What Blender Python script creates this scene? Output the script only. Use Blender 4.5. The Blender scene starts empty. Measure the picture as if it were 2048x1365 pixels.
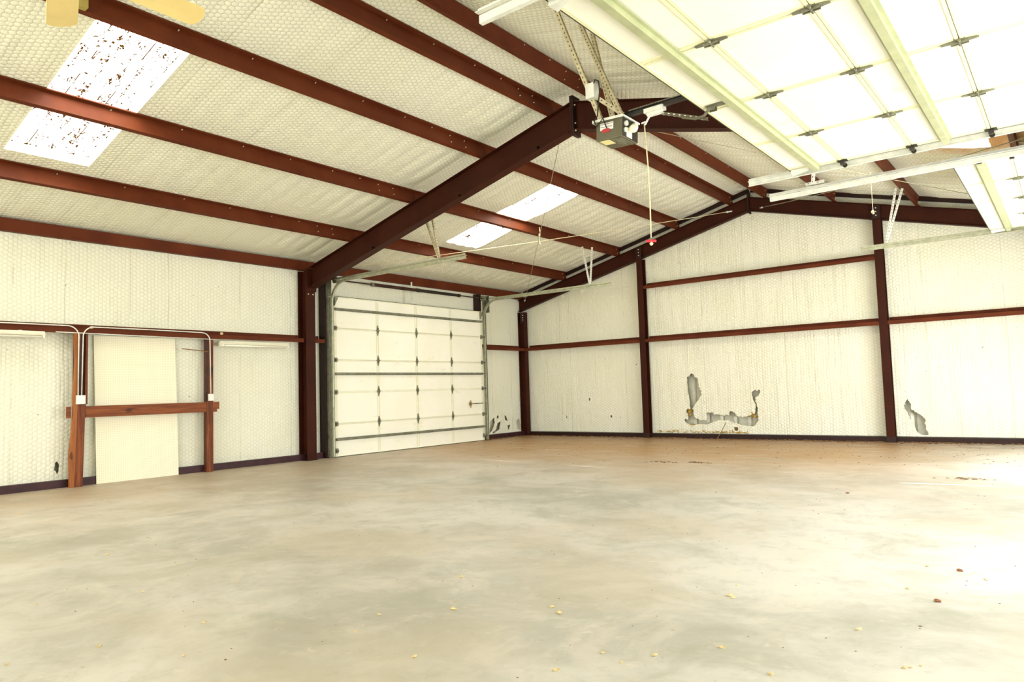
import bpy, bmesh, math, random
from mathutils import Vector, Matrix
from mathutils.geometry import tessellate_polygon, delaunay_2d_cdt
random.seed(7)
V = Vector
sc = bpy.context.scene
COL = sc.collection

# ------------------------------------------------------------------ camera
cam = bpy.data.cameras.new('camera')
cam.sensor_width = 36.0
cam.lens = 1414.235 / 2048 * 36
cam.clip_start = 0.05
camo = bpy.data.objects.new('camera', cam); COL.objects.link(camo)
R = Matrix(((0.78347, 0.06735, 0.61776), (0.62066, -0.03566, -0.78326), (-0.03073, 0.99709, -0.06974)))
camo.matrix_world = Matrix.Translation((11.0223, -14.5014, 1.1519)) @ R.to_4x4()
sc.camera = camo

# ------------------------------------------------------------------ world, sun, daylight
W = bpy.data.worlds.new('world'); sc.world = W; W.use_nodes = True
WN = W.node_tree; WN.nodes.clear()
wo = WN.nodes.new('ShaderNodeOutputWorld'); wb = WN.nodes.new('ShaderNodeBackground')
wb.inputs[0].default_value = (0.96, 0.98, 1.0, 1); wb.inputs[1].default_value = 2.6
WN.links.new(wb.outputs[0], wo.inputs[0])
def light(name, kind, loc, direction, **kw):
    l = bpy.data.lights.new(name, kind)
    for k, v in kw.items(): setattr(l, k, v)
    o = bpy.data.objects.new(name, l); COL.objects.link(o); o.location = loc
    o.rotation_euler = V(direction).to_track_quat('-Z', 'Y').to_euler()
    return o
light('sun', 'SUN', (0, 0, 20), (0.35, -0.42, -1.0), energy=60.0, angle=0.009, color=(1.0, 0.96, 0.88))
# daylight entering through the open garage doors, plus fill added at an assumed open end
light('fill_open_end', 'AREA', (6.0, -19.6, 2.0), (0, 1, 0.10), shape='RECTANGLE', size=11.0, size_y=3.6, energy=330, color=(1.0, 0.985, 0.93))
light('daylight_near_door', 'AREA', (12.5, -9.25, 1.5), (-1, 0, -0.05), shape='RECTANGLE', size=4.2, size_y=2.9, energy=165, color=(0.95, 0.98, 1.0))
light('daylight_far_door', 'AREA', (12.5, -3.96, 0.9), (-1, 0, 0.0), shape='RECTANGLE', size=4.2, size_y=1.7, energy=330, color=(0.97, 0.98, 1.0))
sc.view_settings.view_transform = 'Standard'
sc.view_settings.look = 'None'
sc.view_settings.gamma = 1.0
sc.view_settings.use_curve_mapping = False
sc.view_settings.exposure = 0.14
sc.cycles.max_bounces = 8
sc.cycles.diffuse_bounces = 5
sc.cycles.caustics_reflective = False
sc.cycles.caustics_refractive = False
sc.cycles.sample_clamp_indirect = 8

# ------------------------------------------------------------------ materials
class NT:
    """small node-tree builder"""
    def __init__(s, name):
        s.m = bpy.data.materials.new(name); s.m.use_nodes = True
        s.t = s.m.node_tree; s.t.nodes.clear()
        s.out = s.n('ShaderNodeOutputMaterial'); s.b = s.n('ShaderNodeBsdfPrincipled')
        s.l(s.b.outputs[0], s.out.inputs[0])
    def n(s, k, **kw):
        o = s.t.nodes.new(k)
        for a, v in kw.items(): setattr(o, a, v)
        return o
    def l(s, a, b): s.t.links.new(a, b)
    def setin(s, sock, v):
        if isinstance(v, bpy.types.NodeSocket): s.l(v, sock)
        else:
            try: sock.default_value = v
            except Exception: sock.default_value = (v, v, v) if not hasattr(v, '__len__') else v
    def math(s, op, a, b=0.0, c=0.0, clamp=False):
        o = s.n('ShaderNodeMath', operation=op, use_clamp=clamp)
        s.setin(o.inputs[0], a); s.setin(o.inputs[1], b); s.setin(o.inputs[2], c)
        return o.outputs[0]
    def vm(s, op, a, b=None, c=None, out=0):
        o = s.n('ShaderNodeVectorMath', operation=op)
        s.setin(o.inputs[0], a)
        if b is not None: s.setin(o.inputs[1], b)
        if c is not None: s.setin(o.inputs[2], c)
        return o.outputs[out]
    def pos(s): return s.n('ShaderNodeTexCoord').outputs['Object']
    def sep(s, v):
        o = s.n('ShaderNodeSeparateXYZ'); s.l(v, o.inputs[0]); return o.outputs
    def comb(s, x, y, z=0.0):
        o = s.n('ShaderNodeCombineXYZ'); s.setin(o.inputs[0], x); s.setin(o.inputs[1], y); s.setin(o.inputs[2], z); return o.outputs[0]
    def noise(s, vec, scale, detail=4, rough=.55, col=False, dist=0.0):
        o = s.n('ShaderNodeTexNoise'); s.l(vec, o.inputs['Vector'])
        o.inputs['Scale'].default_value = scale; o.inputs['Detail'].default_value = detail
        o.inputs['Roughness'].default_value = rough; o.inputs['Distortion'].default_value = dist
        return o.outputs[1 if col else 0]
    def ramp(s, f, stops, interp='LINEAR'):
        o = s.n('ShaderNodeValToRGB'); o.color_ramp.interpolation = interp
        e = o.color_ramp.elements
        while len(e) < len(stops): e.new(0.5)
        for el, (p, c) in zip(e, stops):
            el.position = p; el.color = (c, c, c, 1) if not hasattr(c, '__len__') else (*c, 1)
        s.l(f, o.inputs[0]); return o.outputs[0]
    def mix(s, f, a, b, mode='MIX'):
        o = s.n('ShaderNodeMix', data_type='RGBA', blend_type=mode)
        s.setin(o.inputs[0], f)
        for k, v in ((6, a), (7, b)):
            if isinstance(v, bpy.types.NodeSocket): s.l(v, o.inputs[k])
            else: o.inputs[k].default_value = (*v, 1)
        return o.outputs[2]
    def step(s, x, a, b):      # smoothstep-like mask
        o = s.n('ShaderNodeMapRange', interpolation_type='SMOOTHSTEP')
        s.setin(o.inputs[0], x); o.inputs[1].default_value = a; o.inputs[2].default_value = b
        return o.outputs[0]
    def bump(s, h, strength, dist, prev=None):
        o = s.n('ShaderNodeBump'); o.inputs['Strength'].default_value = strength; o.inputs['Distance'].default_value = dist
        s.l(h, o.inputs['Height'])
        if prev is not None: s.l(prev, o.inputs['Normal'])
        return o.outputs[0]
    def fin(s, color=None, rough=None, metal=None, normal=None, spec=None):
        if color is not None:
            if isinstance(color, bpy.types.NodeSocket): s.l(color, s.b.inputs['Base Color'])
            else: s.b.inputs['Base Color'].default_value = (*color, 1)
        if rough is not None: s.setin(s.b.inputs['Roughness'], rough)
        if metal is not None: s.b.inputs['Metallic'].default_value = metal
        if spec is not None: s.b.inputs['Specular IOR Level'].default_value = spec
        if normal is not None: s.l(normal, s.b.inputs['Normal'])
        return s.m

def plain(name, color, rough=.5, metal=0.0, var=.15, scale=8, spec=.5):
    t = NT(name); p = t.pos()
    n = t.noise(p, scale, 5)
    c = t.mix(t.step(n, .3, .7), tuple(x * (1 - var) for x in color), tuple(min(1, x * (1 + var)) for x in color))
    return t.fin(c, rough, metal, spec=spec)

def hexnet(t, uv):
    """distance to the edge of a hexagonal netting cell, 0 at the wire .. .5 at the middle (uv in cells)"""
    r = (1.0, 1.7320508, 1.0); h = (.5, .8660254, .5)
    def cell(off):
        q = t.vm('ADD', uv, off)
        w = t.vm('WRAP', q, r, (0, 0, 0))
        return t.vm('SUBTRACT', w, h)
    a = cell((100., 173.20508, .5)); b = cell((100.5, 174.0711334, .5))
    la = t.vm('LENGTH', a, out=1); lb = t.vm('LENGTH', b, out=1)
    f = t.math('LESS_THAN', la, lb)
    mx = t.n('ShaderNodeMix', data_type='VECTOR'); t.l(f, mx.inputs[0]); t.l(b, mx.inputs[4]); t.l(a, mx.inputs[5])
    g = t.vm('ABSOLUTE', mx.outputs[1])
    d = t.vm('DOT_PRODUCT', g, (.5, .8660254, 0.), out=1)
    m = t.math('MAXIMUM', d, t.sep(g)[0])
    return t.math('SUBTRACT', .5, m)

def insulation(name, axes, col, seams, rib=0.0, ribper=.305, dirt=1.0, wrinkle=.5):
    """white vinyl faced insulation behind hexagonal wire netting; axes = (along, up) coordinates; seams = list of positions along"""
    t = NT(name); p = t.pos(); xyz = t.sep(p)
    a, b = xyz[axes[0]], xyz[axes[1]]
    flat0 = t.comb(a, b)
    warp = t.vm('SUBTRACT', t.noise(flat0, 1.3, 2, col=True), (.5, .5, .5))
    uv0 = t.vm('ADD', flat0, t.vm('MULTIPLY', warp, (.05, .05, 0)))
    uv = t.vm('MULTIPLY', uv0, (16.0, 16.0, 0))
    # elongated across: netting cells a bit longer sideways
    uvr = t.comb(t.sep(uv)[1], t.sep(uv)[0])
    e = hexnet(t, uvr)
    wire = t.step(e, .055, .015)
    pillow = t.step(e, 0.0, .30)
    c = t.mix(t.step(t.noise(flat0, .9, 4), .35, .7), col, tuple(x * y for x, y in zip(col, (.97, .97, .93))))
    # seams between insulation blankets
    sm = None
    for s0 in seams:
        d = t.math('ABSOLUTE', t.math('SUBTRACT', t.sep(uv0)[0], s0))
        k = t.step(d, .012, .004)
        sm = k if sm is None else t.math('MAXIMUM', sm, k)
    if sm is not None:
        sm = t.math('MULTIPLY', sm, t.step(t.noise(flat0, 2.2, 3), .35, .6))
        c = t.mix(t.math('MULTIPLY', sm, .35), c, (.38, .36, .20))
    # faint vertical stain streaks and specks
    st = t.noise(t.comb(t.math('MULTIPLY', a, 14.0), t.math('MULTIPLY', b, .8)), 1.0, 4)
    c = t.mix(t.math('MULTIPLY', t.step(st, .60, .80), .14 * dirt), c, (.42, .40, .20))
    sp = t.step(t.noise(flat0, 16, 2, .4), .74, .80)
    c = t.mix(t.math('MULTIPLY', sp, .7 * dirt), c, (.12, .09, .04))
    c = t.mix(t.math('MULTIPLY', wire, .62 if axes == (1, 0) else .26), c, (.26, .27, .17))
    n = t.bump(pillow, .55, .007)
    wr = t.noise(t.comb(t.math('MULTIPLY', a, 5.0), t.math('MULTIPLY', b, .7)), 1.0, 3, .5)
    n = t.bump(wr, wrinkle, .06, n)
    if rib:
        ph = t.math('MULTIPLY', t.math('ADD', a, t.math('MULTIPLY', t.noise(flat0, .5, 2), .15)), 2 * math.pi / ribper)
        s2 = t.math('ABSOLUTE', t.math('SINE', t.math('MULTIPLY', ph, .5)))
        n = t.bump(s2, rib, .035, n)
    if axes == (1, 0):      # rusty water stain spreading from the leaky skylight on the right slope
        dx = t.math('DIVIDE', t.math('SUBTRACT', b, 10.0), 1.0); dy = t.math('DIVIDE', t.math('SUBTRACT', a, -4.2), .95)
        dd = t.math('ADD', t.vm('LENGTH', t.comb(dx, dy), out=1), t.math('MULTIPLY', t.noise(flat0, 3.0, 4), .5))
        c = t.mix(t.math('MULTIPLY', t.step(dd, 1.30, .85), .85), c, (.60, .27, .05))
    return t.fin(c, .55, normal=n, spec=.25)

INS = (.85, .85, .705)
M = {}
M['ins_left'] = insulation('insulation_left', (1, 2), INS, [-11.22, -10.60, -9.70, -9.13, -7.9, -6.9, -1.2, -.45], wrinkle=.4)
M['ins_back'] = insulation('insulation_back', (0, 2), INS, [1.05, 1.34, 2.87, 4.8, 5.76, 6.52, 7.53, 9.0, 10.2, 11.2], wrinkle=.55)
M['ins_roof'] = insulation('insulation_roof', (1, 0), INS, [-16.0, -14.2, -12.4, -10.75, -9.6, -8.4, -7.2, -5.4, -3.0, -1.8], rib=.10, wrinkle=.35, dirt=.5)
M['ins_side'] = plain('insulation_edge', (.84, .80, .58), .7, var=.06)

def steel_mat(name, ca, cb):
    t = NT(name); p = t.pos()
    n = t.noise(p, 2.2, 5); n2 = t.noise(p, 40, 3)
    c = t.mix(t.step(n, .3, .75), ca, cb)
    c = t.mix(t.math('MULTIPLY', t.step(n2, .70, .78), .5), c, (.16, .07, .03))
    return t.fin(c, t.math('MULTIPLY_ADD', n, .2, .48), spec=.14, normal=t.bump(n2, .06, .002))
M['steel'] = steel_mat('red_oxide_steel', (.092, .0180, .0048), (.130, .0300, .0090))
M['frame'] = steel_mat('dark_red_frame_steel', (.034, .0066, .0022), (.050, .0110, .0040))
M['darksteel'] = plain('dark_primer_steel', (.022, .0055, .0025), .5, var=.25, spec=.3)
M['basesteel'] = plain('maroon_base_channel', (.040, .012, .014), .5, var=.3, spec=.3)
M['bolt'] = plain('pale_bolt', (.75, .68, .52), .4, .3)
M['galv'] = plain('galvanised_steel', (.45, .46, .32), .45, .3, var=.18, scale=14)
M['galvw'] = plain('whitish_galvanised_steel', (.74, .75, .68), .5, .15, var=.1, scale=10)
M['galvd'] = plain('weathered_galvanised_steel', (.20, .20, .135), .5, .35, var=.3, scale=10)
M['strut'] = plain('greenish_galvanised_strut', (.46, .49, .29), .45, .2, var=.08)
M['black'] = plain('black_metal', (.022, .017, .010), .5, .2, var=.4)
M['spring'] = plain('torsion_spring_steel', (.050, .018, .010), .5, .3, var=.4)
M['white'] = plain('white_paint', (.86, .85, .74), .4, var=.04)
M['lampw'] = plain('white_enamel', (.88, .87, .70), .3, var=.03)
M['tube'] = plain('white_glass_tube', (.93, .92, .80), .15, var=.01)
M['rubber'] = plain('dark_rubber_seal', (.05, .05, .03), .7)
M['rope'] = plain('pale_rope', (.72, .64, .40), .8, var=.2, scale=60)
M['cable'] = plain('steel_cable', (.40, .37, .22), .5, .3, var=.3, scale=40)
M['red'] = plain('red_plastic', (.75, .03, .05), .35, var=.05)
M['strap'] = plain('tan_slotted_angle', (.56, .50, .32), .5, .2, var=.15, scale=20)
M['hole'] = plain('slot_dark', (.05, .03, .015), .8)
M['opgrey'] = plain('opener_housing_grey', (.115, .105, .06), .45, .2, var=.1)
M['label'] = plain('paper_label', (.85, .83, .80), .5, var=.03)
M['labely'] = plain('yellow_label', (.80, .74, .36), .5, var=.05)
M['labelr'] = plain('red_label_print', (.42, .03, .03), .5, var=.1)
M['bulb'] = plain('frosted_bulb', (.90, .87, .62), .25, var=.02)
M['brass'] = plain('brass', (.36, .26, .09), .4, .5, var=.3, scale=40)
M['box'] = plain('outlet_box_white', (.84, .80, .70), .45, var=.08, scale=40)
M['fan'] = plain('cream_fan_blade', (.84, .66, .27), .5, var=.04)
M['fibre'] = plain('yellow_fibreglass', (.48, .30, .035), .9, var=.5, scale=60)
M['debris'] = plain('dry_debris', (.20, .11, .045), .9, var=.7, scale=50)
M['crumb'] = plain('pale_crumb', (.66, .52, .27), .9, var=.3, scale=60)
M['leaf'] = plain('dry_leaf', (.22, .10, .035), .9, var=.4, scale=60)
M['block'] = plain('olive_block', (.36, .28, .06), .7)

def wood_mat(name, c1, c2, c3, axis):
    t = NT(name); p = t.pos()
    sc_ = [22.0, 22.0, 22.0]; sc_[axis] = 1.6
    q = t.vm('MULTIPLY', p, tuple(sc_))
    n = t.noise(q, 1.0, 5, .6, dist=.8)
    q2 = t.vm('MULTIPLY', p, tuple(9 if i != axis else 3.2 for i in range(3)))
    k = t.noise(q2, 1.0, 2)
    c = t.ramp(n, [(.25, c1), (.5, c2), (.75, c3)])
    c = t.mix(t.math('MULTIPLY', t.step(k, .64, .74), .75), c, tuple(x * .25 for x in c1))
    return t.fin(c, .55, spec=.3, normal=t.bump(n, .3, .004))
M['wood'] = wood_mat('reddish_stained_wood', (.050, .009, .0015), (.155, .034, .005), (.31, .095, .017), 2)
M['woodh'] = wood_mat('reddish_stained_plank', (.09, .018, .003), (.19, .046, .007), (.31, .095, .018), 1)
M['bark'] = wood_mat('live_edge_wood', (.20, .055, .010), (.34, .11, .022), (.44, .17, .045), 2)
M['woodd'] = plain('dark_recess_board', (.055, .012, .005), .6, var=.3)  # darker tone for the set-back boards of the wooden posts

def door_mat():
    t = NT('garage_door_paint'); p = t.pos(); xyz = t.sep(p)
    n = t.noise(p, 1.5, 4)
    c = t.mix(t.step(n, .35, .7), (.92, .91, .79), (.89, .88, .73))
    # scuffs low on the door
    n2 = t.noise(t.vm('MULTIPLY', p, (3, 3, 9)), 1.0, 5)
    c = t.mix(t.math('MULTIPLY', t.step(n2, .62, .75), .22), c, (.55, .48, .25))
    return t.fin(c, .45, spec=.3)
M['door'] = door_mat()
M['stile_pale'] = plain('door_stile_pale', (.80, .79, .60), .45, var=.04)
M['stile'] = plain('door_stile_paint', (.80, .79, .52), .45, var=.04)

def peg_mat():
    t = NT('pegboard'); p = t.pos(); xyz = t.sep(p)
    s = 1 / .0254
    fy = t.math('SUBTRACT', t.math('FRACT', t.math('MULTIPLY', t.math('ADD', xyz[1], 50), s)), .5)
    fz = t.math('SUBTRACT', t.math('FRACT', t.math('MULTIPLY', t.math('ADD', xyz[2], 5), s)), .5)
    d = t.vm('LENGTH', t.comb(fy, fz), out=1)
    c = t.mix(t.step(d, .19, .13), (.93, .89, .68), (.60, .56, .36))
    return t.fin(c, .5, spec=.3)
M['peg'] = peg_mat()

def skylight_mat():
    t = NT('translucent_roof_panel'); p = t.pos(); xyz = t.sep(p)
    tr = t.n('ShaderNodeBsdfTranslucent'); df = t.n('ShaderNodeBsdfDiffuse'); mx = t.n('ShaderNodeMixShader')
    n = t.noise(p, 26, 4, .7)
    # leaf litter lying in the ribs, seen through the sheet: streaks along the slope
    q = t.comb(t.math('MULTIPLY', xyz[1], 9.0), t.math('MULTIPLY', xyz[0], 1.4))
    st = t.noise(q, 1.0, 5, .7)
    k = t.math('MULTIPLY', t.step(st, .50, .55), t.step(n, .455, .51))
    sp = t.step(t.noise(p, 22, 2, .4), .635, .66)
    k = t.math('MAXIMUM', k, sp)
    for q in (-11.62, -11.22, -4.30, -3.86):     # dark line where the rib of the sheet holds dirt
        d = t.math('ABSOLUTE', t.math('SUBTRACT', xyz[1], q))
        k = t.math('MAXIMUM', k, t.math('MULTIPLY', t.step(d, .012, .004), t.step(t.noise(p, 2.5, 3), .42, .52)))
    c = t.mix(k, (.97, .97, .93), (.011, .0045, .0005))
    t.l(c, tr.inputs[0]); t.l(c, df.inputs[0]); mx.inputs[0].default_value = .8
    t.l(df.outputs[0], mx.inputs[1]); t.l(tr.outputs[0], mx.inputs[2]); t.l(mx.outputs[0], t.out.inputs[0])
    return t.m
M['sky'] = skylight_mat()

def floor_mat():
    t = NT('concrete_floor'); p = t.pos(); xyz = t.sep(p)
    n1 = t.noise(p, .40, 7, .62, dist=.6); n2 = t.noise(p, 1.5, 8, .66, dist=.7); n3 = t.noise(p, 30, 4, .6); n4 = t.noise(p, 6.0, 6, .7, dist=.4)
    c = t.mix(t.step(n1, .36, .60), (.48, .465, .385), (.71, .69, .61))
    c = t.mix(t.math('MULTIPLY', t.step(n2, .48, .66), .5), c, (.41, .40, .305))
    c = t.mix(t.math('MULTIPLY', t.step(n2, .50, .36), .45), c, (.76, .71, .60))
    c = t.mix(t.math('MULTIPLY', t.step(n4, .50, .68), .35), c, (.38, .36, .25))
    c = t.mix(t.math('MULTIPLY', t.step(n4, .47, .32), .30), c, (.80, .73, .58))
    c = t.mix(t.math('MULTIPLY', t.step(t.noise(t.vm('ADD', p, (9.0, 4.0, 0)), .55, 6, .6), .46, .66), .5), c, (.60, .52, .37))
    # blown-in tan soil gathered toward the back and left walls, with a broken edge
    wob = t.math('MULTIPLY', t.math('SUBTRACT', t.noise(p, .55, 4), .5), 3.0)
    yb = t.math('ADD', xyz[1], wob)
    soil = t.step(yb, -8.0, -2.2)
    xl = t.math('SUBTRACT', t.math('MULTIPLY', xyz[0], 1.0), wob)
    soil2 = t.math('MULTIPLY', t.step(xl, 5.0, .4), .45)
    soil = t.math('MAXIMUM', soil, soil2)
    soil = t.math('MULTIPLY', soil, t.step(t.noise(t.vm('MULTIPLY', p, (1.0, 2.6, 1)), 1.1, 5, .6), .12, .50))
    # the soil thins out toward the right side
    soil = t.math('MULTIPLY', soil, t.step(t.math('ADD', xyz[0], t.math('MULTIPLY', wob, .5)), 11.0, 7.8))
    c = t.mix(t.math('MULTIPLY', soil, .95), c, (.47, .27, .095))
    edge = t.step(t.math('ADD', xyz[1], t.math('MULTIPLY', wob, .25)), -1.9, -.15)
    c = t.mix(t.math('MULTIPLY', edge, t.math('MULTIPLY', t.step(t.noise(t.vm('MULTIPLY', p, (1.2, 5, 1)), 1.5, 5), .34, .60), .75)), c, (.20, .075, .022))
    speck = t.step(t.noise(p, 18, 3, .5), .69, .74)
    c = t.mix(t.math('MULTIPLY', speck, .35), c, (.34, .22, .10))
    pale = t.step(t.noise(p, 11, 3, .5), .68, .74)
    c = t.mix(t.math('MULTIPLY', pale, .35), c, (.84, .77, .60))
    # oily patches
    oil = t.step(t.noise(t.vm('ADD', p, (3.1, 7.7, 0)), .8, 5, .65), .60, .72)
    c = t.mix(t.math('MULTIPLY', oil, .38), c, (.33, .34, .25))
    c = t.mix(1.0, c, (.84, .83, .85), 'MULTIPLY')
    r = t.math('MULTIPLY_ADD', n2, .25, .33)
    return t.fin(c, r, spec=.42, normal=t.bump(n3, .08, .003))
M['floor'] = floor_mat()

def corr_mat():
    t = NT('bare_wall_sheet'); p = t.pos()
    n = t.noise(p, 7, 4)
    c = t.mix(t.step(n, .3, .7), (.44, .44, .34), (.56, .55, .44))
    return t.fin(c, .5, .2)
M['corr'] = corr_mat()
M['ground'] = plain('pale_gravel_ground', (.16, .15, .12), .9, var=.1)

# ------------------------------------------------------------------ mesh helpers
class MB:
    def __init__(s): s.v = []; s.f = []; s.mi = []; s.cur = 0
    def add(s, vs, fs):
        k = len(s.v); s.v += [tuple(v) for v in vs]
        for f in fs: s.f.append(tuple(i + k for i in f)); s.mi.append(s.cur)
        return s
    def box(s, lo, hi):
        x0, y0, z0 = lo; x1, y1, z1 = hi
        return s.add([(x0, y0, z0), (x1, y0, z0), (x1, y1, z0), (x0, y1, z0), (x0, y0, z1), (x1, y0, z1), (x1, y1, z1), (x0, y1, z1)],
                     [(0, 3, 2, 1), (4, 5, 6, 7), (0, 1, 5, 4), (1, 2, 6, 5), (2, 3, 7, 6), (3, 0, 4, 7)])
    def prof(s, poly, p0, p1, up=(0, 0, 1), up1=None):
        """extrude a closed 2-D polygon (side, up) from p0 to p1"""
        p0, p1 = V(p0), V(p1); ax = (p1 - p0).normalized(); up = V(up)
        side = ax.cross(up).normalized(); u = side.cross(ax).normalized()
        n = len(poly); vs = [p0 + side * a + u * b for a, b in poly] + [p1 + side * a + u * b for a, b in poly]
        area = sum(poly[i][0] * poly[(i + 1) % n][1] - poly[(i + 1) % n][0] * poly[i][1] for i in range(n))
        fs = [(i, (i + 1) % n, n + (i + 1) % n, n + i) for i in range(n)]
        c0 = tuple(range(n - 1, -1, -1)); c1 = tuple(range(n, 2 * n))
        fs += [c0, c1]
        if area < 0: fs = [tuple(reversed(f)) for f in fs]
        return s.add(vs, fs)
    def beam(s, p0, p1, w, h, up=(0, 0, 1)):
        return s.prof([(-w / 2, -h / 2), (w / 2, -h / 2), (w / 2, h / 2), (-w / 2, h / 2)], p0, p1, up)
    def cyl(s, p0, p1, r, n=12, r1=None):
        r1 = r if r1 is None else r1
        p0, p1 = V(p0), V(p1); ax = (p1 - p0).normalized(); a = ax.orthogonal().normalized(); b = ax.cross(a)
        vs = []
        for p, q in ((p0, r), (p1, r1)):
            vs += [p + (a * math.cos(2 * math.pi * i / n) + b * math.sin(2 * math.pi * i / n)) * q for i in range(n)]
        fs = [(i, (i + 1) % n, n + (i + 1) % n, n + i) for i in range(n)] + [tuple(range(n - 1, -1, -1)), tuple(range(n, 2 * n))]
        return s.add(vs, fs)
    def tube(s, pts, r, n=8):
        pts = [V(p) for p in pts]; vs = []; a = None
        for i, p in enumerate(pts):
            d = (pts[min(i + 1, len(pts) - 1)] - pts[max(i - 1, 0)]).normalized()
            a = d.orthogonal().normalized() if a is None else (a - d * a.dot(d)).normalized()
            b = d.cross(a)
            vs += [p + (a * math.cos(2 * math.pi * j / n) + b * math.sin(2 * math.pi * j / n)) * r for j in range(n)]
        fs = []
        for i in range(len(pts) - 1):
            for j in range(n):
                k = i * n; fs.append((k + j, k + (j + 1) % n, k + n + (j + 1) % n, k + n + j))
        m = (len(pts) - 1) * n
        fs += [tuple(range(n - 1, -1, -1)), tuple(range(m, m + n))]
        return s.add(vs, fs)
    def ball(s, c, r, n=10, sc_=(1, 1, 1), jit=0.0):
        c = V(c); vs = [c + V((0, 0, -r * sc_[2]))]; m = n // 2
        for i in range(1, m):
            t = math.pi * i / m
            for j in range(n):
                q = 1 + random.uniform(-jit, jit)
                vs.append(c + V((math.sin(t) * math.cos(2 * math.pi * j / n) * r * sc_[0] * q, math.sin(t) * math.sin(2 * math.pi * j / n) * r * sc_[1] * q, -math.cos(t) * r * sc_[2] * q)))
        vs.append(c + V((0, 0, r * sc_[2]))); fs = []
        for j in range(n): fs.append((0, 1 + (j + 1) % n, 1 + j))
        for i in range(m - 2):
            for j in range(n):
                k = 1 + i * n; fs.append((k + j, k + (j + 1) % n, k + n + (j + 1) % n, k + n + j))
        k = 1 + (m - 2) * n
        for j in range(n): fs.append((k + j, k + (j + 1) % n, len(vs) - 1))
        return s.add(vs, fs)
    def build(s, name, mat, parent=None, loc=None, smooth=False, bevel=0.0, xf=None):
        me = bpy.data.meshes.new(name)
        if xf is not None: s.v = [tuple(xf @ V(v)) for v in s.v]
        o = V(loc) if loc is not None else V((0, 0, 0))
        pw = parent.get('_o', (0, 0, 0)) if parent is not None else (0, 0, 0)
        me.from_pydata([tuple(V(v) - o) for v in s.v], [], s.f); me.update()
        mats = mat if isinstance(mat, (list, tuple)) else [mat]
        for m in mats: me.materials.append(m if not isinstance(m, str) else M[m])
        if len(mats) > 1:
            for p, i in zip(me.polygons, s.mi): p.material_index = i
        bm = bmesh.new(); bm.from_mesh(me)
        if len(bm.faces) < 60000: bmesh.ops.recalc_face_normals(bm, faces=bm.faces)
        bm.to_mesh(me); bm.free()
        if smooth:
            for p in me.polygons: p.use_smooth = True
        ob = bpy.data.objects.new(name, me); COL.objects.link(ob)
        ob.location = o
        if parent is not None:
            ob.parent = parent; ob.location = o - world_origin(parent)
        if bevel:
            b = ob.modifiers.new('bevel', 'BEVEL'); b.width = bevel; b.segments = 2; b.limit_method = 'ANGLE'
        return ob
def world_origin(o):
    w = V(o.location); p = o.parent
    while p is not None: w += V(p.location); p = p.parent
    return w
def tag(o, label, cat, group=None, kind=None):
    if label: o['label'] = label
    if cat: o['category'] = cat
    if group: o['group'] = group
    if kind: o['kind'] = kind
    return o
def empty(name, loc, label, cat, group=None, kind=None):
    o = bpy.data.objects.new(name, None); COL.objects.link(o); o.location = loc; o.empty_display_size = .1
    return tag(o, label, cat, group, kind)
def lab(o, text): o['label'] = text; return o
def arc(c, r, a0, a1, e1, e2, n=10):
    c, e1, e2 = V(c), V(e1), V(e2)
    return [c + e1 * (r * math.cos(a0 + (a1 - a0) * i / n)) + e2 * (r * math.sin(a0 + (a1 - a0) * i / n)) for i in range(n + 1)]

# ------------------------------------------------------------------ building numbers
ZE, S, XR = 3.488, .2527, 6.0
YM = -6.61                                   # main frame
def zr(x): return ZE + S * (x if x < XR else 2 * XR - x)      # top of the rafters = underside of the purlins
NL = V((-S, 0, 1)).normalized(); NR = V((S, 0, 1)).normalized()
PD = .20                                     # purlin depth
YF = -19.8                                   # unseen front end, left open to let light in
XW0, XW1, YB = -.12, 12.12, .08              # insulation planes

# ------------------------------------------------------------------ setting: floor, walls, roof
b = MB(); b.box((-.4, YF - .3, -.15), (12.4, .4, 0)); fl = b.build('floor', 'floor')
tag(fl, 'bare stained concrete slab covering the whole shed', 'floor', kind='structure')
b = MB(); b.box((-60, -80, -.25), (80, 60, -.16)); g = b.build('ground', 'ground')
tag(g, 'pale gravel ground outside the shed', 'ground', kind='structure')

def poly_wall(outer, holes, to3, thick=None):
    """flat wall polygon with holes, via constrained Delaunay"""
    vs = []; es = []; faces = []
    for loop in [outer] + holes:
        k = len(vs); n = len(loop); vs += [V(p) for p in loop]
        es += [(k + i, k + (i + 1) % n) for i in range(n)]
    rv, re, rf, *_ = delaunay_2d_cdt(vs, es, [], 0, 1e-5)
    def inside(p, loop):
        c = False; n = len(loop)
        for i in range(n):
            (x1, y1), (x2, y2) = loop[i], loop[(i + 1) % n]
            if (y1 > p[1]) != (y2 > p[1]) and p[0] < (x2 - x1) * (p[1] - y1) / (y2 - y1) + x1: c = not c
        return c
    b = MB(); fs = []
    for f in rf:
        cc = sum((rv[i] for i in f), V((0, 0))) / len(f)
        if inside(cc, outer) and not any(inside(cc, h) for h in holes): fs.append(tuple(f))
    b.add([to3(v[0], v[1]) for v in rv], fs)
    return b
def jag(poly, amp=.012, seed=1):
    r = random.Random(seed); out = []
    for i in range(len(poly)):
        a, c = V(poly[i]), V(poly[(i + 1) % len(poly)]); n = max(1, int((c - a).length / .035))
        for k in range(n):
            p = a.lerp(c, k / n); out.append((p.x + r.uniform(-amp, amp), p.y + r.uniform(-amp, amp)))
    return out
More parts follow.
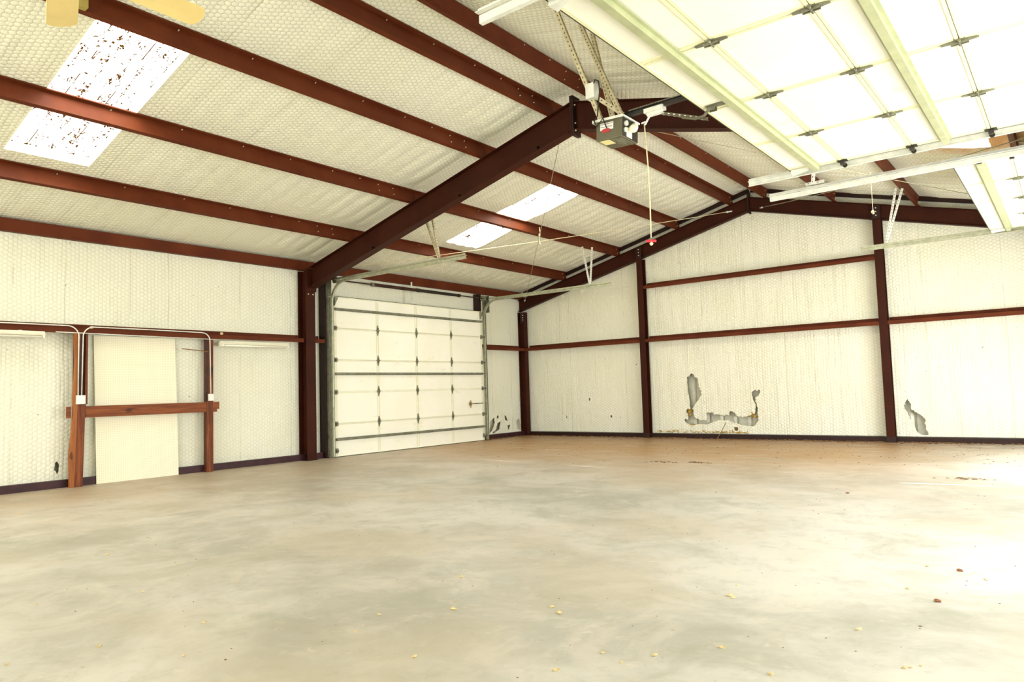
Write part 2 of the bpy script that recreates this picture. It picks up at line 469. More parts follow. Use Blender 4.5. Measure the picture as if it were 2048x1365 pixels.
tearA = [(4.38, 1.32), (4.51, 1.41), (4.63, 1.28), (4.64, 1.18), (4.71, 0.96), (4.64, 0.85), (4.48, 0.65), (4.51, 0.5), (4.57, 0.42), (4.65, 0.39), (4.79, 0.39), (4.8, 0.57), (4.84, 0.56), (4.96, 0.55), (4.97, 0.51), (5.08, 0.51), (5.16, 0.49), (5.29, 0.51), (5.32, 0.58), (5.37, 0.58), (5.42, 0.53), (5.51, 0.46), (5.68, 0.47), (5.76, 0.51), (5.84, 0.53), (5.87, 0.7), (5.82, 0.79), (5.8, 0.91), (5.8, 0.98), (5.89, 1.01), (5.96, 1.01), (5.98, 0.96), (5.95, 0.9), (5.86, 0.85), (5.87, 0.76), (5.9, 0.66), (5.89, 0.55), (5.91, 0.46), (5.9, 0.38), (5.81, 0.26), (5.62, 0.27), (5.5, 0.3), (5.39, 0.33), (5.28, 0.39), (5.12, 0.39), (4.96, 0.36), (4.81, 0.3), (4.63, 0.3), (4.46, 0.27), (4.36, 0.3), (4.29, 0.34), (4.28, 0.4), (4.37, 0.42), (4.36, 0.5), (4.33, 0.62), (4.38, 0.65), (4.43, 0.65), (4.4, 0.97)]
tearB = [(8.58, 0.69), (8.64, 0.78), (8.69, 0.69), (8.69, 0.6), (8.82, 0.49), (8.86, 0.46), (8.9, 0.41), (8.9, 0.22), (8.94, 0.2), (8.94, 0.13), (8.88, 0.13), (8.82, 0.14), (8.76, 0.19), (8.69, 0.35), (8.64, 0.49), (8.59, 0.61)]
small = [[(1.83, .92), (1.87, .90), (1.86, .84), (1.83, .86)], [(2.42, .50), (2.46, .49), (2.45, .44), (2.41, .45)], [(2.66, .46), (2.69, .46), (2.68, .42)],
         [(5.38, .25), (5.47, .24), (5.46, .17), (5.41, .16)], [(1.15, .50), (1.17, .49), (1.19, .42), (1.16, .43)]]
HB = [jag(tearA, .009, 3), jag(tearB, .008, 4)] + small
TOP = .19
outer = [(XW0, 0.10), (XW1, 0.10), (XW1, zr(12) + TOP), (XR, zr(XR) + TOP + .02), (XW0, zr(0) + TOP)]
w = poly_wall(outer, HB, lambda x, z: (x, YB, z)).build('wall_back', 'ins_back')
tag(w, 'gable end wall of white vinyl insulation behind hexagonal netting with torn patches low down', 'wall', kind='structure')
# bare outer sheet behind the torn patches
b = MB(); n = int(12.4 / .05); vs = []; fs = []
for i in range(n + 1):
    x = -.14 + i * .05; ph = (x % .30) / .30
    y = YB + .10 + (.03 if ph < .18 else 0.0)
    vs += [(x, y, 0), (x, y, 5.3 if False else zr(min(max(x, 0), 12)) + .2)]
for i in range(n): fs.append((2 * i, 2 * i + 2, 2 * i + 3, 2 * i + 1))
b.add(vs, fs)
o = b.build('wall_back_sheeting', 'corr'); tag(o, 'grey ribbed metal sheet showing through the torn gable insulation', 'wall sheeting', kind='structure')

HL = [[(-1.32, 0.42), (-1.17, 0.51), (-1.16, 0.37), (-1.25, 0.21), (-1.34, 0.13), (-1.37, 0.14)], [(-1.05, 0.55), (-1.0, 0.53), (-1.01, 0.48), (-1.07, 0.47)],
      [(-1.06, 0.36), (-0.93, 0.4), (-0.99, 0.21), (-1.20, 0.13), (-1.25, 0.14), (-1.12, 0.2)], [(-0.77, 0.54), (-0.72, 0.53), (-0.64, 0.4), (-0.75, 0.42)],
      [(-0.68, 0.29), (-0.56, 0.29), (-0.62, 0.17)], [(-0.30, 0.37), (-0.19, 0.45), (-0.14, 0.30), (-0.04, 0.30), (-.05, 0.13), (-0.13, 0.13), (-0.26, 0.17)],
      [(-.10, 1.2), (-.06, 1.18), (-.10, 1.0), (-.15, .84), (-.17, .9), (-.13, 1.1)],
      [(-10.69, 0.35), (-10.67, 0.37), (-10.64, 0.31), (-10.64, 0.23), (-10.66, 0.19), (-10.7, 0.25)]]
HL = [jag(h, .008, i) for i, h in enumerate(HL)]
HL.append([(-6.05, .10), (-1.88, .10), (-1.88, 2.98), (-6.05, 2.98)])
outer = [(YF, .1), (-6.05, .1), (-6.05, 2.98), (-1.88, 2.98), (-1.88, .1), (YB, .1), (YB, zr(0) + TOP), (YF, zr(0) + TOP)]
w = poly_wall(outer, HL[:-1], lambda y, z: (XW0, y, z)).build('wall_left', 'ins_left')
tag(w, 'long side wall of white vinyl insulation behind hexagonal netting', 'wall', kind='structure')
b = MB()
for (y0, y1) in ((YF, -6.05), (-1.88, .2)):
    n = int((y1 - y0) / .05); vs = []; fs = []
    for i in range(n + 1):
        y = y0 + (y1 - y0) * i / n; x = XW0 - .10 - (.03 if (y % .30) < .06 else 0)
        vs += [(x, y, 0), (x, y, 3.7)]
    for i in range(n): fs.append((2 * i, 2 * i + 2, 2 * i + 3, 2 * i + 1))
    b.add(vs, fs)
b.add([(XW0 - .1, -6.05, 2.98), (XW0 - .1, -1.88, 2.98), (XW0 - .1, -1.88, 3.7), (XW0 - .1, -6.05, 3.7)], [(0, 1, 2, 3)])
o = b.build('wall_left_sheeting', 'corr'); tag(o, 'grey ribbed metal sheet showing through tears in the side wall', 'wall sheeting', kind='structure')
# right wall with its two garage door openings
outer = [(YF, 0), (-11.35, 0), (-11.35, 3.0), (-7.15, 3.0), (-7.15, 0), (-6.05, 0), (-6.05, 3.0), (-1.88, 3.0), (-1.88, 0), (YB, 0), (YB, zr(12) + TOP), (YF, zr(12) + TOP)]
w = poly_wall(outer, [], lambda y, z: (XW1, y, z)).build('wall_right', 'ins_left')
tag(w, 'right side wall with two garage door openings', 'wall', kind='structure')

# insulated roof underside, sagging a little between the ribs, with skylight openings
SKY = [(0, -11.85, -10.95), (0, -4.55, -3.65), (1, -4.55, -3.65)]
XS0, XS1 = 1.6, 4.4
def roof_side(name, right, label):
    xs = [-.2, -.12, 0, .2] + [round(.4 + .2 * i, 3) for i in range(28)] + [6.0]
    xs += [q + e for q in (1.366, 2.899, 4.422, 5.653) for e in (-.09, .0, .09)] + [-.09, .09, 5.9]
    xs = sorted(set(x for x in xs if x <= 6)); ys = []
    y = YF
    while y < YB + .021: ys.append(round(y, 3)); y += .036
    ys = sorted(set([y for y in ys if all(min(abs(y - k[1]), abs(y - k[2])) > .012 for k in SKY)] + [e for k in SKY for e in k[1:]]))
    off = (PD + .006) / NL.z
    b = MB(); vs = []
    for y in ys:
        for x in xs:
            bay = .16 + .84 * min(1, max(0, (y + 8.6) / 2.4))
            sag = (.046 * abs(math.sin(math.pi * y / .29 + .35 * math.sin(y * 1.7))) ** .8 + .014 * math.sin(y * 5.3 + x * .7) * math.sin(y * 1.9)) * bay
            # held tight at the purlins, loose between
            d = min(abs(x - q) for q in (0, 1.366, 2.899, 4.422, 5.653)) if not right else min(abs(x - q) for q in (0, 1.37, 2.99, 4.42, 5.68))
            sag *= min(1, max(0, d - .095) / .28)
            z = ZE + off + S * x - sag + .0
            vs.append((x if not right else 12 - x, y, z))
    n = len(xs); fs = []
    for j in range(len(ys) - 1):
        for i in range(n - 1):
            cx, cy = (xs[i] + xs[i + 1]) / 2, (ys[j] + ys[j + 1]) / 2
            if any(r == int(right) and y0 < cy < y1 and XS0 < cx < XS1 for r, y0, y1 in SKY): continue
            f = (j * n + i, j * n + i + 1, (j + 1) * n + i + 1, (j + 1) * n + i)
            fs.append(f if not right else tuple(reversed(f)))
    b.add(vs, fs)
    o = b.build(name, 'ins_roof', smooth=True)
    tag(o, label, 'ceiling', kind='structure')
    # outer roof sheet above
    return o
roof_side('ceiling', False, 'left roof slope lined with white insulation behind netting')
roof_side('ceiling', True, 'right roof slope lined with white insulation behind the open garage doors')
zr_ = ZE + (PD + .006) / NL.z + S * XR
b = MB(); b.add([(5.8, YF, zr_ - S * .2 + .02), (6.0, YF, zr_ + .02), (6.2, YF, zr_ - S * .2 + .02), (5.8, .1, zr_ - S * .2 + .02), (6.0, .1, zr_ + .02), (6.2, .1, zr_ - S * .2 + .02)], [(0, 1, 4, 3), (1, 2, 5, 4)])
tag(b.build('trim_2', 'ins_side'), 'ridge strip closing the insulation along the top of the roof', 'ridge trim', kind='structure')
# skylights: ribbed translucent sheet set above the insulation, with the cut insulation edge around it
for i, (r, y0, y1) in enumerate(SKY):
    off = (PD + .006) / NL.z; h = .10
    def P3(x, y, dz): return (x if not r else 12 - x, y, ZE + off + S * x + dz)
    b = MB(); m = 90; vs = []; fs = []
    for k in range(m + 1):
        y = y0 - .05 + (y1 - y0 + .1) * k / m
        rib = .028 if abs(((y - y0) % .305) - .15) < .025 else 0
        vs += [P3(XS0 - .05, y, h + rib), P3(XS1 + .05, y, h + rib)]
    for k in range(m): fs.append((2 * k, 2 * k + 1, 2 * k + 3, 2 * k + 2))
    b.add(vs, fs)
    o = b.build('window', 'sky'); o.name = 'window_%d' % (i + 1)
    tag(o, ['large dirty translucent skylight panel at the upper left of the near roof bay', 'translucent skylight panel over the far bay beyond the main rafter', 'skylight panel on the right roof slope glimpsed above the partly open door'][i], 'skylight', kind='structure')
    b = MB(); c4 = [(XS0, y0), (XS1, y0), (XS1, y1), (XS0, y1)]
    for k in range(4):
        (xa, ya), (xb, yb) = c4[k], c4[(k + 1) % 4]
        b.add([P3(xa, ya, -.01), P3(xb, yb, -.01), P3(xb, yb, h + .031), P3(xa, ya, h + .031)], [(0, 1, 2, 3)])
    b.build('insulation_edge', 'ins_side', o)

# base channel along the walls
for nm, rng, lab_ in (('baseboard_left', [(YF, -6.56), (-6.45, -6.26), (-1.76, .02)], 'maroon steel base channel along the foot of the left wall'),):
    b = MB()
    for a, c in rng: b.box((XW0 - .02, a, 0), (-.02, c, .105))
    tag(b.build(nm, 'basesteel'), lab_, 'base channel', kind='structure')
b = MB(); b.box((XW0, -.02, 0), (XW1, YB + .01, .09))
tag(b.build('baseboard_back', 'darksteel'), 'dark steel base channel along the foot of the gable wall', 'base channel', kind='structure')

# ------------------------------------------------------------------ steel frame
def I(w, h, tf=.010, tw=.008):      # I section, origin at top centre
    a = w / 2; t = tw / 2
    return [(-a, 0), (-a, -tf), (-t, -tf), (-t, -h + tf), (-a, -h + tf), (-a, -h), (a, -h), (a, -h + tf), (t, -h + tf), (t, -tf), (a, -tf), (a, 0)]
def bolts(parent, pts, nrm, r=.014):
    base = None
    for p in pts:
        n = V(nrm); p = V(p)
        if base is None:
            b = MB(); b.cyl((0, 0, 0), n * .014, r, 6); o = b.build('bolt', 'bolt', parent, loc=(0, 0, 0)); base = o
        else:
            o = base.copy(); COL.objects.link(o); o.parent = parent
        o.location = p - world_origin(parent)
def rafter(name, y, xa, xb, dep, w, label, steelname='steel'):
    right = xa > xb
    n = NR if right else NL
    p0 = V((xa, y, zr(xa) - .001)); p1 = V((xb, y, zr(xb) - .001))
    root = empty(name, (xa, y, zr(xa)), label, 'rafter', 'sloping rafters of the steel frames')
    b = MB(); b.prof(I(w, dep), p0, p1, n)
    ax = (p1 - p0).normalized(); k = len(b.v) // 2
    b.v = [tuple(V(v) + ax * (((xa if i < k else xb) - v[0]) / ax.x)) for i, v in enumerate(b.v)]
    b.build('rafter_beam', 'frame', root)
    return root
# main frame
GC = 'columns of the steel frames'
def column(x0, x1, y, w, ztop, label, flip=False):
    root = empty('steel_column', ((x0 + x1) / 2, y, 0), label, 'column', GC)
    b = MB(); d = x1 - x0
    prof = [(a, bb) for a, bb in I(w, d)]
    s = 1
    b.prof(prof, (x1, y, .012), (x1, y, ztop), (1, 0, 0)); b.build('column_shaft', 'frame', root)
    b = MB(); b.box((x0 - .0, y - w / 2 - .015, 0), (x1 + .03, y + w / 2 + .015, .012)); b.build('base_plate', 'darksteel', root)
    return root
cl = column(-.115, .135, YM - .03, .20, zr(0) - .01, 'red-brown steel column of the main frame on the left wall')
bolts(cl, [(.135, YM - .03 + dy, z) for z in (3.40, 3.26, 3.14, 3.03) for dy in (-.05, .05)], (1, 0, 0), .012)
cr = column(11.865, 12.115, YM - .03, .20, zr(12) - .01, 'red-brown steel column of the main frame on the right wall')
rl = rafter('rafter', YM, .16, 5.985, .375, .16, 'left half of the main steel rafter rising from the column to the ridge')
rr_ = rafter('rafter', YM, 11.84, 6.015, .375, .16, 'right half of the main steel rafter dropping behind the raised near door')
b = MB()
b.box((5.973, YM - .09, 4.54), (5.998, YM + .09, 5.075)); b.build('end_plate', 'darksteel', rl)
b = MB(); b.box((6.002, YM - .09, 4.54), (6.027, YM + .09, 5.075)); b.build('end_plate', 'darksteel', rr_)
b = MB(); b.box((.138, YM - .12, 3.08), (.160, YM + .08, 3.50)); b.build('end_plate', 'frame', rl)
bolts(rr_, [(6.028, YM - .05, z) for z in (4.95, 4.70, 4.60)], (1, 0, 0), .011)
# stiffeners on the rafter web
for rt, xs_ in ((rl, (1.9, 3.9, 5.4)), (rr_, (6.5, 8.6))):
    for x in xs_:
        b = MB(); z = zr(x); b.box((x - .006, YM - .078, z - .365), (x + .006, YM - .006, z - .32)); b.build('stiffener', 'darksteel', rt)
# gable frame
YE = -.05
rafter('gable_rafter', YE, -.10, 5.99, .285, .12, 'left half of the gable end rafter below the roof slope')
gl = [o for o in COL.objects if o.name.startswith('gable_rafter')][0]
gr = rafter('gable_rafter', YE, 12.10, 6.01, .285, .12, 'right half of the gable end rafter running behind the partly open door')
b = MB(); b.box((5.984, YE - .075, 4.66), (5.999, YE + .065, 5.10)); b.build('end_plate', 'darksteel', gl)
b = MB(); b.box((6.001, YE - .075, 4.66), (6.016, YE + .065, 5.10)); b.build('end_plate', 'darksteel', gr)
for rt, x in ((gl, 3.44), (gr, 8.365)):
    b = MB(); z = zr(x); b.box((x - .07, YE - .068, z - .284), (x + .07, YE - .0605, z - .03)); b.build('connection_plate', 'darksteel', rt)
    bolts(rt, [(x, YE - .068, z - .08), (x, YE - .068, z - .15), (x, YE - .068, z - .22)], (0, -1, 0), .012)
# rake angles just under the roof sheet
for r in (0, 1):
    b = MB(); n = NR if r else NL; off = .118 / n.z
    xa, xb = (0., 5.99) if not r else (12., 6.01)
    b.prof([(-.02, 0), (.02, 0), (.02, .084), (-.02, .084)], (xa, .035, zr(xa) + off), (xb, .035, zr(xb) + off), n)
    o = b.build('rake_angle', 'darksteel')
    tag(o, ['left rake angle sloping along the top edge of the gable wall', 'right rake angle sloping along the top edge of the gable wall'][r], 'steel angle')
# gable posts
def gable_post(x, label, ztop, w=.14):
    root = empty('gable_post', (x, YE, 0), label, 'post', 'upright posts of the gable wall')
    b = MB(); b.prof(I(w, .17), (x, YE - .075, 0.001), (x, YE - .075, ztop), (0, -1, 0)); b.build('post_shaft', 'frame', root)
    b = MB(); b.box((x - .08, YE - .085, 0), (x + .08, -.022, .10)); b.build('base_plate', 'darksteel', root)
    return root
gable_post(3.44, 'gable wall post left of the large torn patch', zr(3.44) - .298)
gable_post(8.365, 'gable wall post right of the large torn patch', zr(8.365) - .298)
root = empty('gable_post', (0, YE, 0), 'corner post where the left wall meets the gable wall', 'post', 'upright posts of the gable wall')
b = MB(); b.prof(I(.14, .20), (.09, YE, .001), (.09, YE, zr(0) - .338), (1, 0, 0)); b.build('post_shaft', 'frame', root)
b = MB(); b.box((-.03, YE - .073, zr(0) - .62), (.092, YE - .0705, zr(0) - .345)); b.build('connection_plate', 'darksteel', root)
bolts(root, [(.06, YE - .073, zr(0) - .42 - .06 * k) for k in range(3)], (0, -1, 0), .010)

# purlins
T = .007
def Zp(w, h, up):   # Z section seen from the end: origin at the bottom of the web; up=+1 top flange to +side
    s = up; l = .016
    return [(0, 0), (-s * w, 0), (-s * w, l), (-s * (w - T), l), (-s * (w - T), T), (-s * T, T), (-s * T, h), (s * (w - T), h) if False else (-s * T, h),
            (s * (w - T), h), (s * (w - T), h - l), (s * (w - 2 * T), h - l), (s * (w - 2 * T), h - T), (0, h - T)]
PX = [('first', 1.3656), ('second', 2.8994), ('third', 4.422), ('fourth', 5.6532)]
PRX = [6.323, 7.62, 9.012, 10.63]
def purlin(x, y0, y1, label, group='roof purlins running the length of the shed', nb=None):
    right = x > XR; n = NR if right else NL
    z = zr(x) + .0015
    root = empty('purlin', (x, y0, z), label, 'purlin', group)
    b = MB()
    # going from y0 (near) to y1 (far): side = +x ; left slope: top flange uphill (+x), bottom flange downhill
    b.prof(Zp(.062, PD - .002, -1 if right else 1), (x, y0, z), (x, y1, z), n)
    b.build('purlin_beam', 'steel', root)
    side = V((0, 1, 0)).cross(n).normalized()
    # screw heads along the top, bolts at the laps
    if nb:
        pts = []
        for (ya, za) in nb: pts.append(V((x, ya, z)) + n * za + side * (.001))
        bolts(root, pts, tuple(side), .0065)
    return root
nearlap = [(YM - .45, .05), (YM - .45, .15), (YM - .75, .05), (YM - .75, .15), (YM - 1.1, .17), (YM - 1.6, .17), (YM - 2.3, .17), (YM - 3.0, .17), (YM - 3.8, .17), (YM - 4.6, .17)]
farlap = [(YM + .5, .15), (YM + .9, .17), (YM + 1.6, .17), (YM + 2.5, .17), (YM + 3.5, .17), (YM + 4.5, .17), (-.12, .05), (-.12, .15)]
for k, (w_, x) in enumerate(PX):
    purlin(x, -13.3, YM - .002, '%s purlin up from the left eave in the near roof bay' % w_, nb=nearlap)
    purlin(x, YM + .002, .01, '%s purlin up from the left eave in the far roof bay' % w_, nb=farlap)
names = ['first', 'second', 'third', 'fourth']
for k, x in enumerate(PRX):
    w_ = names[k]
    purlin(x, -13.3, YM - .002, '%s purlin right of the ridge in the near roof bay' % w_, nb=nearlap if k == 0 else None)
    purlin(x, YM + .002, .01, '%s purlin right of the ridge in the far roof bay' % w_, nb=farlap if k < 3 else None)
# eave struts (C section)
def Cs(w, h, s):
    return [(0, 0), (s * w, 0), (s * w, .018), (s * (w - T), .018), (s * (w - T), T), (s * T, T), (s * T, h - T), (s * (w - T), h - T), (s * (w - T), h - .018), (s * w, h - .018), (s * w, h), (0, h)]
for x, y0, y1, label in ((.0, -19.7, YM - .002, 'left eave strut along the top of the wall in the near bays'), (.0, YM + .002, .01, 'left eave strut above the closed garage door'), (12.0, -19.7, .01, 'right eave strut above the open garage doors')):
    b = MB(); s = 1 if x > 6 else -1
    b.prof(Cs(.085, .176, s), (x, y0, ZE - .0), (x, y1, ZE - .0), (0, 0, 1))
    o = b.build('eave_strut', 'steel'); tag(o, label, 'eave strut')

# girts (Z section laid flat): inner flange down, outer flange up
def Zg(s):
    d = .20; w = .072; t = T      # side axis toward the room = +s
    return [(s * d, 0), (s * d, -w), (s * (d - t), -w), (s * (d - t), -t), (0, -t), (0, w), (s * t, w), (s * t, 0)]
GG = 'horizontal wall girts'
def girt(p0, p1, s, label):
    b = MB(); b.prof(Zg(s), p0, p1, (0, 0, 1)); o = b.build('girt', 'steel'); return tag(o, label, 'girt', GG)
ZG = 2.215
girt((-.115, YF + .1, ZG), (-.115, YM - .14, ZG), 1, 'left wall girt above the pegboard and wooden frame')
girt((-.115, YM + .08, ZG), (-.115, -6.30, ZG), 1, 'short girt between the main column and the garage door jamb')
girt((-.115, -1.655, ZG), (-.115, -.13, ZG), 1, 'left wall girt between the garage door and the corner post')
girt((.10, .075, ZG), (3.365, .075, ZG), 1, 'gable wall girt from the corner post to the left gable post')
girt((3.515, .075, ZG), (8.29, .075, ZG), 1, 'lower gable wall girt above the large torn patch')
girt((8.44, .075, ZG), (12.0, .075, ZG), 1, 'gable wall girt running right from the right gable post')
girt((3.515, .075, 3.43), (8.29, .075, 3.43), 1, 'upper gable wall girt between the two gable posts')

# ------------------------------------------------------------------ door jambs
def jamb(y, label, ztop=zr(0) - .02, x0=-.115, x1=.07, d=1):
    b = MB(); h = .07
    b.prof([(0, 0), (.18, 0), (.18, -.018), (.173, -.018), (.173, -T), (T, -T), (T, -h + T), (.173, -h + T), (.173, -h + .018), (.18, -h + .018), (.18, -h), (0, -h)] if False else
           [(-h / 2, 0), (h / 2, 0), (h / 2, .185), (-h / 2, .185)], (x0, y, .0), (x0, y, ztop), (1, 0, 0))
    return tag(b.build('door_jamb', 'darksteel'), label, 'door jamb')
jamb(-6.245, 'dark steel jamb left of the closed garage door')
jamb(-1.80, 'dark steel jamb right of the closed garage door')
b = MB(); b.box((-.115, -6.208, 0), (.05, -6.06, 3.03)); b.box((-.115, -6.06, 2.99), (.05, -1.87, 3.03)); b.box((-.115, -1.87, 0), (.05, -1.837, 3.03))
tag(b.build('trim_1', 'galvd'), 'galvanised trim lining the closed garage door opening', 'door trim', kind='structure')

# ------------------------------------------------------------------ garage doors
def garage_door(name, w, joints, top, struts, xf, label, lock=False, cut=None, inv=1):
    """local frame: u = along the wall 0..w, v = up the closed door, n = toward the room. xf maps (u,v,n) to world"""
    o0 = xf(V((w / 2, 0, 0)))
    root = empty(name, o0, label, 'garage door', kind='structure')
    bounds = [0] + joints + [top]
    def put(mb, nm, mat, parent, bevel=0, smooth=False):
        mb.v = [tuple(xf(V(v))) for v in mb.v]
        return mb.build(nm, mat, parent, bevel=bevel, smooth=smooth)
    st = [w * .25, w * .5, w * .75]
    hinge0 = None
    for i in range(len(bounds) - 1):
        a, c = bounds[i], bounds[i + 1]
        b = MB(); b.box((0, a + .003, -.018), (w, c - .003, 0)); b.box((0, a + .0005, -.045), (w, c - .0005, -.018))
        b.cur = 1
        for u in st: b.box((u - .032, a + .03, .0), (u - .012, c - .03, .008)); b.box((u + .012, a + .03, .0), (u + .032, c - .03, .008))
        for u in (0.0, w - .06): b.box((u, a + .01, .0), (u + .06, c - .01, .006))
        b.box((0, a + .004, 0), (w, a + .022, .010))
        b.box((0, c - .026, 0), (w, c - .004, .006))
        sec = put(b, 'door_section', ['door', 'stile' if name != 'door_1' else 'stile_pale'], root)
        if i > 0:       # hinges sit on the joint below this section
            for k, u in enumerate(st):
                h = MB()
                for s in (1, -1):
                    y0 = a
                    h.prof([(-.030, 0), (.030, 0), (.012, s * .105), (-.012, s * .105)] if s > 0 else [(-.012, s * .105), (.012, s * .105), (.030, 0), (-.030, 0)], (u, y0, .011), (u, y0, .015), (0, 1, 0))
                h.cyl((u - .045, a, .020), (u + .045, a, .020), .010, 10)
                h.box((u - .018, a - .05, .012), (u - .008, a + .05, .030)); h.box((u + .008, a - .05, .012), (u + .018, a + .05, .030))
                put(h, 'hinge', 'galvd', sec)
        for s, u in ((-1, 0.03), (1, w - .03)):    # roller hinge at each edge
            h = MB(); a2 = a if i > 0 else .12
            h.box((u - .035, a2 - .045, .010), (u + .035, a2 + .045, .016)); h.box((u - .02, a2 - .02, .014), (u + .02, a2 + .02, .05))
            h.cyl((u, a2, .035), (u + s * .085, a2, .035), .006, 8)
            h.cyl((u + s * .082, a2, .035), (u + s * .098, a2, .035), .022, 14)
            put(h, 'roller', 'galvd' if name == 'door_1' else 'black', sec)
    for v in struts:
        b = MB()
        # hat channel
        q = .55 if name == 'door_1' else 1.0
        b.prof([(q_ * q, z_) for q_, z_ in [(-.05, 0), (-.05, .004), (-.026, .004), (-.026, .042), (.026, .042), (.026, .004), (.05, .004), (.05, 0), (.022, 0), (.022, .038), (-.022, .038), (-.022, 0)]], (0.01, v, .0085), (w - .01, v, .0085), (0, 0, 1))
        put(b, 'strut', 'strut' if name != 'door_1' else 'galvd', root)
    for s, u in ((-1, .03), (1, w - .03)):       # top brackets
        b = MB(); b.add([(u - .04, top - .19, .012), (u + .05, top - .02, .012), (u - .04, top - .02, .012), (u - .04, top - .19, .05), (u + .05, top - .02, .05), (u - .04, top - .02, .05)], [(0, 1, 2), (3, 5, 4), (0, 3, 4, 1), (1, 4, 5, 2), (2, 5, 3, 0)])
        put(b, 'top_bracket', 'galvd' if name == 'door_1' else 'galvw', root)
    if lock:
        u = lock[0]; v = lock[1]
        b = MB(); b.cyl((u, v, .006), (u, v, .016), .05, 16); b.cyl((u, v, .016), (u, v, .055), .016, 12)
        b.beam((u - .075, v, .055), (u + .075, v, .055), .016, .016); b.beam((u, v - .09, .02), (u, v + .08, .02), .02, .01, (0, 0, 1))
        lk = put(b, 'lock_handle', 'brass', root)
        b = MB(); b.beam((u + .02, v, .03), (w - .04, v, .03), .018, .006, (0, 0, 1)); put(b, 'lock_bar', 'black', lk)
    b = MB(); b.box((0, top - .003, -.05), (w, top + .005, .006)); put(b, 'top_seal', 'rubber', root)
    b = MB(); b.box((0, 0.0, -.04), (w, .012, .012)); put(b, 'bottom_seal', 'rubber', root)
    return root, put
# closed door on the left wall: plane x = .13, u runs along +y
D1, put1 = garage_door('door_1', 4.29, [.622, 1.22, 1.83, 2.435], 3.045, [.33, 1.565, 2.80], lambda p: V((.105 + p.z, -6.105 + p.x, p.y + .001)),
            'closed white sectional garage door in the left wall with three horizontal struts', lock=(3.82, .875))
# raised door overhead: leading (top) edge at x=8.92
ZD = 3.325
garage_door('door_2', 4.28, [.73, 1.34, 1.95, 2.55], 3.05, [.40, 1.68, 2.80], lambda p: V((11.950 - p.y - .02 * (1 - p.x / 4.28), -11.385 + p.x, ZD - .018 - p.z)),
            'white sectional garage door rolled fully open overhead near the camera')
# partly open door: rides along the track curve
def bent(p):
    s = p.y - 1.75 + 0.10        # arc length past the vertical run ; leading edge must reach x = 10.20
    n = p.z; r = .42; L = math.pi * r / 2
    total = 3.05 - p.y           # distance back from the leading edge
    flat = 11.72 - 10.20
    if total <= flat: return V((10.20 + total, -6.10 + p.x, ZD - n))
    t = total - flat
    if t < L:
        a = t / r; c = V((11.72, 0, ZD - r)); d = V((math.sin(a), 0, math.cos(a)))
        return V((c.x, -6.10 + p.x, c.z)) + d * (r - n)
    return V((11.72 + r - n, -6.10 + p.x, ZD - r - (t - L)))
garage_door('door_3', 4.27, [.73, 1.34, 1.95, 2.55], 3.05, [.40, 1.68, 2.82], bent, 'white sectional garage door stopped partly open in the far part of the right wall')

# door tracks
CT = [(-.024, 0), (.024, 0), (.026, .030), (.022, .030), (.019, .004), (-.019, .004), (-.022, .030), (-.026, .030)]
def rail(b, pts, side, open_dir):
    """channel track swept along pts; open side faces along `open_dir` (the y direction)"""
    pts = [V(p) for p in pts]; od = V(open_dir); n = len(CT); vs = []
    for i, p in enumerate(pts):
        d = (pts[min(i + 1, len(pts) - 1)] - pts[max(0, i - 1)]).normalized()
        wdir = d.cross(od).normalized()
        vs += [p + wdir * a + od * c for a, c in CT]
    fs = []
    for i in range(len(pts) - 1):
        for j in range(n): fs.append((i * n + j, i * n + (j + 1) % n, (i + 1) * n + (j + 1) % n, (i + 1) * n + j))
    fs += [tuple(range(n - 1, -1, -1)), tuple(range((len(pts) - 1) * n, len(pts) * n))]
    b.add(vs, fs)
def hanger(parent, pts_list, mat='strap'):
    for a, c in pts_list:
        b = MB(); a, c = V(a), V(c)
        slotted(b, a, c); b.build('hanger', [mat, 'hole'], parent)
def slotted(b, a, c, w=.032):
    """slotted steel angle with punched holes"""
    a, c = V(a), V(c); d = (c - a).normalized()
    up = V((0, 1, 0)) if abs(d.y) < .8 else V((1, 0, 0))
    b.cur = 0
    b.prof([(0, 0), (w, 0), (w, .003), (.003, .003), (.003, w), (0, w)], a, c, up)
    side = d.cross(up).normalized(); u = side.cross(d).normalized(); n = int((c - a).length / .05)
    b.cur = 1
    for i in range(n):
        p = a + d * (.03 + i * .05) + side * w * .55
        q = a + d * (.03 + i * .05) + u * w * .55
        for s in (-1, 1):
            b.beam(p - d * .008 + u * (.0015 + s * .0025), p + d * .008 + u * (.0015 + s * .0025), .008, .001, u)
            b.beam(q - d * .008 + side * (.0015 + s * .0025), q + d * .008 + side * (.0015 + s * .0025), .001, .008, u)
    b.cur = 0
ZT = 3.30
